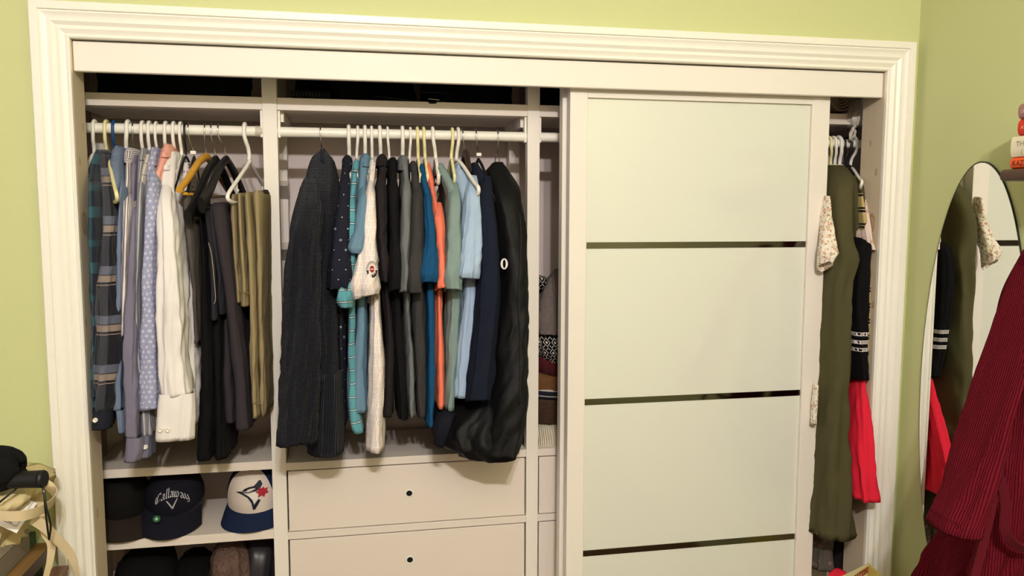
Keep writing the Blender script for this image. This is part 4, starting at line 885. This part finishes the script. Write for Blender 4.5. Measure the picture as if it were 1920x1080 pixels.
MB().tube(smoothpath([at(803, 185.5, .2), at(812, 186.2, .2), at(824, 188, .2)], 4), .0009, 6).build('wire_end', WHITEP, ch_, True)
# lower compartment
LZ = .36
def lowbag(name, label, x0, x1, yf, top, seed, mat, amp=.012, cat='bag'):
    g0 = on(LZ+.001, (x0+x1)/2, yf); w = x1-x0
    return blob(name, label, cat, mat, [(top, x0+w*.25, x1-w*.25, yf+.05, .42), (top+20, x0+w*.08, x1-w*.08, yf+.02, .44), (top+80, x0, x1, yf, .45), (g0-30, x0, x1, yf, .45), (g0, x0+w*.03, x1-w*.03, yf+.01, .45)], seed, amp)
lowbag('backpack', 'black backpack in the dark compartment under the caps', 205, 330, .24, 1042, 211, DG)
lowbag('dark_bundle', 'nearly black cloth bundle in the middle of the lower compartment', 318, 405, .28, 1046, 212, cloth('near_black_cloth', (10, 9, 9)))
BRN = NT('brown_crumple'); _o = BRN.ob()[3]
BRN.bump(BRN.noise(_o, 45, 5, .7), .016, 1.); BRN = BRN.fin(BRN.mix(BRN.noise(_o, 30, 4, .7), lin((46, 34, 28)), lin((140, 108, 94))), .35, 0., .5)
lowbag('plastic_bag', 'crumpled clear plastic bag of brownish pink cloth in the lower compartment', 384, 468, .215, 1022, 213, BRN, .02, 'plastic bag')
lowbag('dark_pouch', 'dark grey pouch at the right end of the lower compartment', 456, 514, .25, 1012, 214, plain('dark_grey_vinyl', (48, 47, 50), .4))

# ================================================================ mirror on the right wall
MY, MZ, MA, MBB = -.238, 1.09, .176, .602
mr = thing('oval_mirror', (XR-.01, MY, MZ-MBB), 'tall frameless oval mirror on the green wall right of the closet', 'mirror')
t = NT('mirror_silver'); SILVER = t.fin((.93, .94, .92), .0, 1., .5)
E_ = lambda r, x, n=96: [(x, MY+MA*r*math.cos(2*math.pi*k/n), MZ+MBB*r*math.sin(2*math.pi*k/n)) for k in range(n)]
m = MB(); m.v = E_(.994, XR-.006); m.f = [list(range(96))]
gl = m.build('mirror_glass', SILVER, mr)
MB().grid([E_(.994, XR-.006), E_(.997, XR-.0065), E_(1.0, XR-.006), E_(1.0, XR-.001)], True).build('mirror_edge', plain('dark_mirror_edge', (60, 62, 58), .3, .6), mr, True, auto=40)
# ================================================================ wall shelf with books
SX, SZ1, SZ0 = 2.118, 1.6575, 1.632
sy0 = atx(1872, 328, SX).y
sh = thing('wall_shelf', (2.2, sy0-.3, SZ0), 'dark brown wooden wall shelf with rounded end carrying the book stack', 'shelf')
DWOOD = NT('dark_walnut'); _x, _y, _z, _o = DWOOD.ob()
DWOOD = DWOOD.fin(DWOOD.mix(DWOOD.noise(DWOOD.vec(DWOOD.M('MULTIPLY', _x, 20.), DWOOD.M('MULTIPLY', _y, 2.), DWOOD.M('MULTIPLY', _z, 20.)), 3, 3), lin((64, 44, 36)), lin((92, 66, 54))), .35)
bo = MB().box(SX, XR-.001, sy0-.62, sy0, SZ0, SZ1).build('board', DWOOD, sh, bevel=.008, seg=4)
for yy in (sy0-.14, sy0-.5): MB().box(XR-.10, XR-.001, yy-.008, yy+.008, SZ0-.07, SZ0-.0005).build('bracket', DWOOD, sh, bevel=.004)
def text_mesh(body, size, org, rt, up, name, mat, parent, sx=1.):
    cu = bpy.data.curves.new('txt', 'FONT'); cu.body = body; cu.size = size; cu.extrude = 0
    o = bpy.data.objects.new('txt', cu); COL.objects.link(o); bpy.context.view_layer.update()
    me = bpy.data.meshes.new_from_object(o.evaluated_get(bpy.context.evaluated_depsgraph_get()))
    vs_ = [Vector(org)+Vector(rt)*v.co.x*sx+Vector(up)*v.co.y for v in me.vertices]; fs = [list(p.vertices) for p in me.polygons]
    bpy.data.objects.remove(o); bpy.data.curves.remove(cu); bpy.data.meshes.remove(me)
    return mk(name, vs_, fs, mat, parent, False)
PAGES = plain('paper_pages', (232, 222, 198), .9)
def book(label, px, z0, z1, rgb, txt, ink, size, x0=SX+.012, ln=.21, soft=.004, wd=.125, tx=4, line2=None):
    y1 = atx(px, 262, x0).y; y0 = y1-ln; hz = (z1-z0)/2; zc = (z0+z1)/2
    b = thing('book', (x0+wd/2, (y0+y1)/2, z0), label, 'book', 'books stacked on the wall shelf')
    cov = plain('book_cover', rgb, .45)
    prof = [(x0+wd, z0), (x0+soft*2, z0), (x0+soft*.6, z0+hz*.22), (x0, z0+hz*.6), (x0-.0005, zc), (x0, z1-hz*.6), (x0+soft*.6, z1-hz*.22), (x0+soft*2, z1), (x0+wd, z1), (x0+wd, z1-.002), (x0+soft*2.5, z1-.002), (x0+soft*2, zc), (x0+soft*2.5, z0+.002), (x0+wd, z0+.002)]
    rows = [[(x, y, z) for x, z in prof] for y in (y0, y1)]
    mm = MB().grid(rows, True); n = len(prof)
    for k, (o_, i_) in enumerate([(0, 13), (1, 12), (7, 10), (8, 9)]): pass
    for r_ in (0, n):   # end rims
        for a_, b_, c_, d_ in ((0, 1, 12, 13), (1, 2, 11, 12), (2, 3, 11, 11), (3, 4, 11, 11), (4, 5, 11, 11), (5, 6, 11, 11), (6, 7, 10, 11), (7, 8, 9, 10)):
            q = [a_, b_, c_] if c_ == d_ else [a_, b_, c_, d_]; mm.f.append([r_+k for k in q])
    mm.build('cover', cov, b, True, auto=30)
    MB().box(x0+soft*2.4, x0+wd-.003, y0+.003, y1-.003, z0+.002, z1-.002).build('pages', PAGES, b)
    yt = atx(px+tx, 262, x0).y
    text_mesh(txt, size, (x0-.0009, yt, zc-size*.36+(size*.35 if line2 else 0)), (0, -1, 0), (0, 0, 1), 'title', plain('title_ink', ink, .6), b)
    if line2: text_mesh(line2, size*.9, (x0-.0009, yt-.014, zc-size*1.0), (0, -1, 0), (0, 0, 1), 'title', plain('title_ink', ink, .6), b)
    return b
zb = lambda py, px=1905: atx(px, py, SX+.012).z
z_ = SZ1+.0004
e1 = z_+.0255; e2 = e1+.0445; e3 = e2+.036; e4 = e3+.0335
book('orange book lying at the bottom of the stack on the wall shelf', 1897, z_, e1, (232, 84, 34), 'KAZU', (40, 24, 16), .0155)
book('thick cream book lying second from the bottom of the stack', 1896, e1+.0004, e2, (226, 218, 190), 'TH', (150, 146, 130), .0165, soft=.002, tx=10, line2='(')
book('red book lying third from the bottom of the stack', 1907, e2+.0004, e3, (206, 42, 26), 'AV', (232, 196, 150), .011, tx=6)
book('dusty mauve book on top of the stack', 1906, e3+.0004, e4, (158, 112, 110), 'LE', (226, 204, 190), .010, tx=6)
# ================================================================ burgundy robe
def robe_mat():
    t = NT('burgundy_ribbed_fleece'); u, v, uv = t.uv(); a = t.M('ABSOLUTE', t.M('SINE', t.M('MULTIPLY', u, math.pi/.0054)))
    b = t.M('SINE', t.M('MULTIPLY', v, math.pi/.003)); nz = t.noise(t.ob()[3], 300, 2)
    h = t.M('ADD', t.M('POWER', a, .6), t.M('MULTIPLY', t.M('ADD', b, nz), .12))
    c = t.mix(t.M('MULTIPLY', a, t.M('ADD', .4, nz)), lin((60, 11, 20)), lin((112, 23, 36))); t.bump(h, .0022, .8)
    return t.fin(c, .95, 0., .05)
ROBE = robe_mat()
rb = thing('bathrobe', at(1850, 1075, -.5), 'burgundy ribbed bathrobe hanging in front of the oval mirror', 'bathrobe')
loft('body', [(470, 1950, 1958, -.50, -.42), (560, 1932, 1958, -.52, -.36), (680, 1905, 1958, -.52, -.34), (800, 1880, 1958, -.52, -.32), (920, 1848, 1958, -.52, -.30), (1000, 1818, 1958, -.52, -.29), (1080, 1752, 1958, -.52, -.28), (1150, 1724, 1958, -.52, -.28)], ROBE, rb, amp=.012, seed=401, lb=.55, n=60, m=72, fq=.8, e=.7)
loft('front_panel', [(640, 1915, 1960, -.56, -.50), (760, 1902, 1962, -.565, -.50), (880, 1872, 1960, -.57, -.50), (980, 1850, 1958, -.575, -.50), (1080, 1824, 1956, -.58, -.50), (1150, 1808, 1954, -.58, -.50)], ROBE, rb, amp=.010, seed=405, lb=.5, n=50, m=56, fq=.9, e=.7)
slv = loft('sleeve', [(500, 1936, 1964, -.56, -.46), (570, 1914, 1956, -.60, -.48), (640, 1892, 1934, -.615, -.49), (740, 1858, 1906, -.63, -.50), (840, 1825, 1880, -.64, -.51), (920, 1800, 1858, -.65, -.53), (955, 1786, 1850, -.655, -.54), (978, 1772, 1846, -.66, -.55), (1000, 1764, 1838, -.66, -.55)], ROBE, rb, amp=.008, seed=403, lb=.5, n=56, m=56, e=.62, fq=.8, lip=.03)
def ribbon(m, pts, wv, th=.003, k=8):
    P_ = smoothpath(pts, k); n = len(P_)
    wv = [Vector(w) for w in wv] if isinstance(wv, list) else [Vector(wv)]
    rows = []
    for i, p in enumerate(P_):
        q = i/(n-1)*(len(wv)-1); j = min(int(q), len(wv)-2) if len(wv) > 1 else 0
        w = wv[j].lerp(wv[j+1], q-j) if len(wv) > 1 else wv[0]
        t_ = (P_[min(i+1, n-1)]-P_[max(i-1, 0)]).normalized(); nn = t_.cross(w).normalized()*th/2
        rows.append([p-w/2+nn, p+w/2+nn, p+w/2-nn, p-w/2-nn])
    b = len(m.v); m.grid(rows, True); m.f.append([b, b+1, b+2, b+3][::-1]); e_ = b+4*(n-1); m.f.append([e_, e_+1, e_+2, e_+3]); return m
BELT = cloth('burgundy_belt', (86, 16, 27), var=.15)
ribbon(MB(), [at(1868, 892, -.60), at(1862, 935, -.605), at(1852, 985, -.61), at(1838, 1040, -.615), at(1826, 1090, -.615)], (.017, -.006, .004), .005).build('belt_tail', BELT, rb, True, auto=50)
ribbon(MB(), [at(1872, 888, -.605), at(1880, 912, -.615), at(1886, 950, -.62), at(1884, 985, -.62), at(1892, 1010, -.625), at(1915, 1028, -.625), at(1950, 1032, -.62)], [(.015, -.01, .0), (.016, -.01, .004), (.009, -.014, .010), (.0, -.010, .018)], .005).build('belt', BELT, rb, True, auto=50)
MB().tube(smoothpath([at(1898, 770, -.585), at(1888, 820, -.595), at(1882, 860, -.60), at(1872, 888, -.605)], 6), [.006+.0015*math.sin(i*1.3) for i in range(19)], 8).build('belt_loop', BELT, rb, True)
MB().lathe(at(1871, 893, -.605), [(0, .012), (.009, .009), (.012, 0), (.009, -.009), (0, -.012)], 12).build('belt_knot', BELT, rb, True)
# ================================================================ dresser corner at the lower left
WOOD = NT('oak_veneer'); _x, _y, _z, _o = WOOD.ob()
g = WOOD.noise(WOOD.vec(WOOD.M('MULTIPLY', _x, 26.), WOOD.M('MULTIPLY', _y, 2.2), _z), 3.2, 5, .6)
WOOD.bump(g, .0008, .5); WOOD = WOOD.fin(WOOD.mix(g, lin((104, 76, 40)), lin((164, 126, 76))), .45)
BRWN = plain('brown_edge', (70, 54, 44), .5)
c = at(100, 1016, -.004); CZ, CXR = c.z, c.x
ds = thing('dresser', (CXR-.3, -.25, 0), 'low oak topped dresser standing left of the closet', 'dresser')
bx('top', CXR-.62, CXR, -.62, -.004, CZ-.026, CZ, WOOD, ds, .001)
bx('edge_band', CXR, CXR+.0012, -.62, -.004, CZ-.026, CZ, BRWN, ds, 0)
bx('carcass', CXR-.60, CXR-.02, -.60, -.02, .02, CZ-.0265, plain('dark_brown_side', (38, 30, 26), .6), ds, .001)
for k in range(3): bx('drawer_front', CXR-.61, CXR-.01, -.618, -.601, .04+k*(CZ-.09)/3, .04+(k+1)*(CZ-.09)/3-.006, WOOD, ds, .001)
# small wooden box in front of the casing foot
q = at(127, 1060, -.03)
wb = thing('wooden_box', (q.x-.05, -.13, 0), 'tall brown wooden box standing between the dresser and the casing', 'box')
bx('box_body', CXR+.008, q.x, -.23, -.03, 0, q.z-.012, plain('brown_wood', (116, 84, 62), .5, var=.15), wb, .002); bx('box_lid', CXR+.006, q.x+.002, -.232, -.028, q.z-.0115, q.z, plain('brown_wood_lid', (126, 92, 68), .5, var=.15), wb, .002)
# flat grey case on the dresser
g0 = at(56, 1006, -.05); g0.z = CZ
gc = thing('flat_case', (g0.x-.16, -.25, CZ), 'flat grey brown case lying on the dresser under the papers', 'case')
bx('case_body', g0.x-.36, g0.x, -.52, -.05, CZ+.0003, CZ+.046, plain('taupe_case', (122, 112, 98), .6), gc, .003)
bx('case_lid', g0.x-.361, g0.x+.001, -.521, -.049, CZ+.0465, CZ+.053, plain('taupe_case_lid', (136, 126, 108), .55), gc, .002)
GZ = CZ+.0485
bx_ = thing('green_box', at(52, 988, -.10), 'small dark green box behind the papers on the dresser', 'box')
bx('box', at(40, 985, -.02).x, at(62, 985, -.02).x, -.044, -.006, CZ+.0005, CZ+.030, plain('dark_green_card', (56, 84, 64), .6), bx_, .001)
# canvas tote
CANV = cloth('natural_canvas', (214, 196, 148), .95, .1); CANV2 = cloth('canvas_strap', (216, 198, 158), .95, .06)
tb = thing('tote_bag', at(10, 965, -.16), 'crumpled natural canvas tote bag with long straps on the dresser', 'tote bag')
loft('bag', [(903, -70, 46, -.18, -.03), (914, -90, 68, -.225, -.03), (932, -100, 66, -.25, -.03), (948, -100, 52, -.265, -.03), (962, -100, 30, -.262, -.03), (976, -100, 26, -.20, -.04), (on(CZ+.0535, -40, -.18), -100, 22, -.18, -.05)], CANV, tb, amp=.020, seed=505, n=34, m=64, e=.8, vs=14, fq=2.2)
ribbon(MB(), [at(-8, 966, -.30), at(20, 968, -.30), at(48, 966, -.29), at(78, 956, -.25), at(101, 938, -.18), at(102, 922, -.15), at(86, 908, -.14), at(62, 905, -.16)], [(.0, -.004, .020), (.003, -.004, .022), (.006, -.004, .022), (.004, .01, .020), (.0, .012, .016)], .0022).build('strap', CANV2, tb, True, auto=50)
ribbon(MB(), [at(60, 972, -.245), at(84, 988, -.235), at(108, 1012, -.22), at(130, 1036, -.20), at(142, 1062, -.19), at(150, 1095, -.19)], [(.012, .0, .020), (.013, .0, .018), (.013, .0, .013), (.009, -.012, .003)], .0022).build('strap', CANV2, tb, True, auto=50)
ribbon(MB(), [at(72, 918, -.15), at(76, 960, -.19), at(86, 1000, -.2), at(96, 1020, -.2), at(94, 1050, -.2), at(86, 1082, -.2), at(84, 1100, -.2)], [(.022, .0, .002), (.016, .008, .0), (.012, .008, .002), (.006, .010, .0)], .0022).build('strap', CANV2, tb, True, auto=50)
# paper card with printed frame
A_, B_, C_ = at(69, 944, -.20), at(31, 1000, -.245), at(-22, 976, -.245); D_ = A_+(C_-B_)
pc = thing('printed_card', B_, 'white printed card with thin black frame lying under the tote strap', 'card')
nn = (A_-B_).cross(C_-B_).normalized()
if nn.z < 0: nn = -nn
def cardq(m, u0, u1, v0, v1, h):
    f = lambda u, v: B_+(A_-B_)*u+(C_-B_)*v+nn*h
    return m.quad(f(u0, v0), f(u1, v0), f(u1, v1), f(u0, v1))
m = MB(); m.v = [tuple(p+nn*h) for h in (0, .0008) for p in (A_, B_, C_, D_)]; m.f = [[0, 1, 2, 3], [4, 7, 6, 5], [0, 4, 5, 1], [1, 5, 6, 2], [2, 6, 7, 3], [3, 7, 4, 0]]
card = m.build('card', plain('white_card', (236, 230, 222), .6), pc)
m = MB()
for a in ((.16, 1, .12, .135), (.16, .175, .12, 1), (.52, .535, .12, .5), (.2, .22, .3, .9), (.60, .615, .3, .8), (.68, .69, .4, .7)): cardq(m, *a, .0011)
m.build('printed_lines', plain('black_ink', (30, 28, 30), .7), card)
# umbrella
um = thing('folding_umbrella', at(30, 900, -.24), 'black folding umbrella with wrist cord resting on the tote bag', 'umbrella')
UMB = cloth('black_umbrella_cloth', (17, 16, 17))
h0, h1 = at(20, 900, -.26), at(80, 898, -.27); ax = (h1-h0).normalized()
MB().tube([h0, h0.lerp(h1, .3), h0.lerp(h1, .92), h0.lerp(h1, .925), h1, h1+ax*.004], [.0175, .0172, .0178, .0168, .0185, .0165], 24).build('handle', plain('black_grip', (20, 19, 19), .55), um, True, auto=40)
pl = []
for k in range(9):   # gathered canopy panels
    a = 2*math.pi*k/9; r = .030
    e1_ = Vector((0, 0, 1)); e2_ = ax.cross(e1_).normalized()
    off = (e1_*math.sin(a)+e2_*math.cos(a))
    base_ = at(30, 878, -.25)
    MB().tube(smoothpath([base_+ax*(.012-.006*(k % 3))+off*.012, base_+ax*-.01+off*r*1.15, base_+ax*-.07+off*r*1.35, base_+ax*-.16+off*r*1.1, base_+ax*-.24+off*r*.6], 5), [(.008+.016*math.sin(min(1, i/6)*1.57), .007) for i in range(21)], 10, flat=off.cross(ax)).build('canopy_panel', UMB, um, True)
MB().tube([base_+ax*.004, base_+ax*-.24], .024, 16).build('canopy_core', UMB, um, True)
cr0 = at(79, 910, -.272)
m = MB()
for pts in ([cr0, at(82, 922, -.275), at(84, 945, -.28), at(87, 975, -.275), at(92, 1012, -.27)], [at(83, 909, -.272), at(82, 922, -.277), at(88, 955, -.285), at(95, 985, -.28), at(92, 1012, -.27)]): m.tube(smoothpath(pts, 6), .0019, 7)
m.build('wrist_cord', BLACKP, um, True)
m = MB().tube([at(82, 918, -.276), at(82.6, 926, -.278)], .0035, 8); m.build('cord_bead', plain('grey_bead', (120, 116, 110), .3, .8), um, True)
MB().tube([at(36, 912, -.262), at(-6, 946, -.28)], .0022, 6).build('closing_strap', BLACKP, um, True)
# ================================================================ gift bag at the lower right
Fp = at(1628, 1056, -.03); Lp = atz(1568, 1086, Fp.z); Rp = atz(1668, 1092, Fp.z); Np = Lp+Rp-Fp
gbg = thing('gift_bag', (Np.x, Np.y, 0), 'open yellow paper gift bag with brown printed band below the right jamb', 'gift bag')
YEL = plain('yellow_paper', (232, 214, 120), .55); CRP = plain('cream_paper', (240, 230, 176), .55)
def wall(a, b, name, mat, z0=.0):
    n_ = (b-a).cross(Vector((0, 0, 1))).normalized()*.0007; m = MB()
    v = [a+n_, b+n_, b-n_, a-n_]; m.v = [(p.x, p.y, z) for z in (z0, Fp.z) for p in v]; m.f = [[3, 2, 1, 0], [4, 5, 6, 7]]+[[i, (i+1) % 4, 4+(i+1) % 4, 4+i] for i in range(4)]
    return m.build(name, mat, gbg)
wl = wall(Lp, Fp, 'side_panel', CRP); wall(Fp, Rp, 'side_panel', YEL); wall(Rp, Np, 'side_panel', YEL); wall(Np, Lp, 'side_panel', YEL)
t = NT('brown_print'); BRP = t.fin(t.mix(t.M('GREATER_THAN', t.noise(t.ob()[3], 160, 3), .52), lin((140, 60, 32)), lin((206, 140, 100))), .6)
m = MB(); nn = (Fp-Lp).cross(Vector((0, 0, 1))).normalized(); nn = nn if nn.dot(CAM-Fp) > 0 else -nn
a, b = Lp+nn*.0016, Fp+nn*.0016; m.quad((a.x, a.y, Fp.z-.045), (b.x, b.y, Fp.z-.026), (b.x, b.y, Fp.z-.008), (a.x, a.y, Fp.z-.022)); m.build('printed_band', BRP, wl)
m = MB(); m.quad(Lp+Vector((0, 0, -Fp.z)), Fp+Vector((0, 0, -Fp.z)), Rp+Vector((0, 0, -Fp.z)), Np+Vector((0, 0, -Fp.z))); m.build('base_panel', YEL, gbg)
rt = thing('red_pouch', at(1580, 1090, .02), 'small red cloth pouch left of the yellow gift bag', 'pouch')
loft('pouch', [(1074, 1575, 1588, -.02, .02), (1084, 1570, 1591, -.04, .02), (1110, 1568, 1592, -.05, .02), (1190, 1566, 1592, -.05, .02)], REDC, rt, amp=.004, seed=77, n=16)

# lettering round the polo badge
for txt, a0, a1, mt in (('GOLF CLUB', math.pi*1.14, math.pi*1.86, plain('badge_cream_ink', (226, 214, 200), .8)),):
    for i, ch in enumerate(txt):
        if ch == ' ': continue
        a = a0+(a1-a0)*i/(len(txt)-1); d_ = Vector((math.cos(a), 0, math.sin(a))); tn = Vector((-math.sin(a), 0, math.cos(a)))
        p = bp+Vector((.0098*d_.x, 0, .0150*d_.z)); text_mesh(ch, .0042, Vector((p.x, by-.0010, p.z))-tn*.0013+d_*(.0010), tn, -d_, 'badge_letter', mt, badge)

# hook that carries the robe
hk = at(1968, 470, -.46); hz = hk.z+.012
wh = thing('wall_hook', (XR-.01, hk.y, hz), 'small steel wall hook carrying the burgundy bathrobe under the wall shelf', 'hook')
MB().lathe((XR-.006, hk.y, hz+.02), [(0, -.002), (.014, -.001), (.015, .005)], 20, 'x').build('hook_plate', CHROME, wh, True)
MB().tube(smoothpath([(XR-.006, hk.y, hz+.02), (XR-.03, hk.y, hz+.012), (hk.x+.004, hk.y, hz), (hk.x-.006, hk.y, hz+.012)], 6), .0032, 10).build('hook_arm', CHROME, wh, True)
MB().tube(smoothpath([(hk.x-.001, hk.y-.012, hk.z-.03), (hk.x, hk.y-.006, hk.z+.008), (hk.x+.001, hk.y, hz+.0045), (hk.x, hk.y+.006, hk.z+.008), (hk.x-.001, hk.y+.012, hk.z-.03)], 5), .0016, 7).build('hanging_loop', BELT, rb, True)
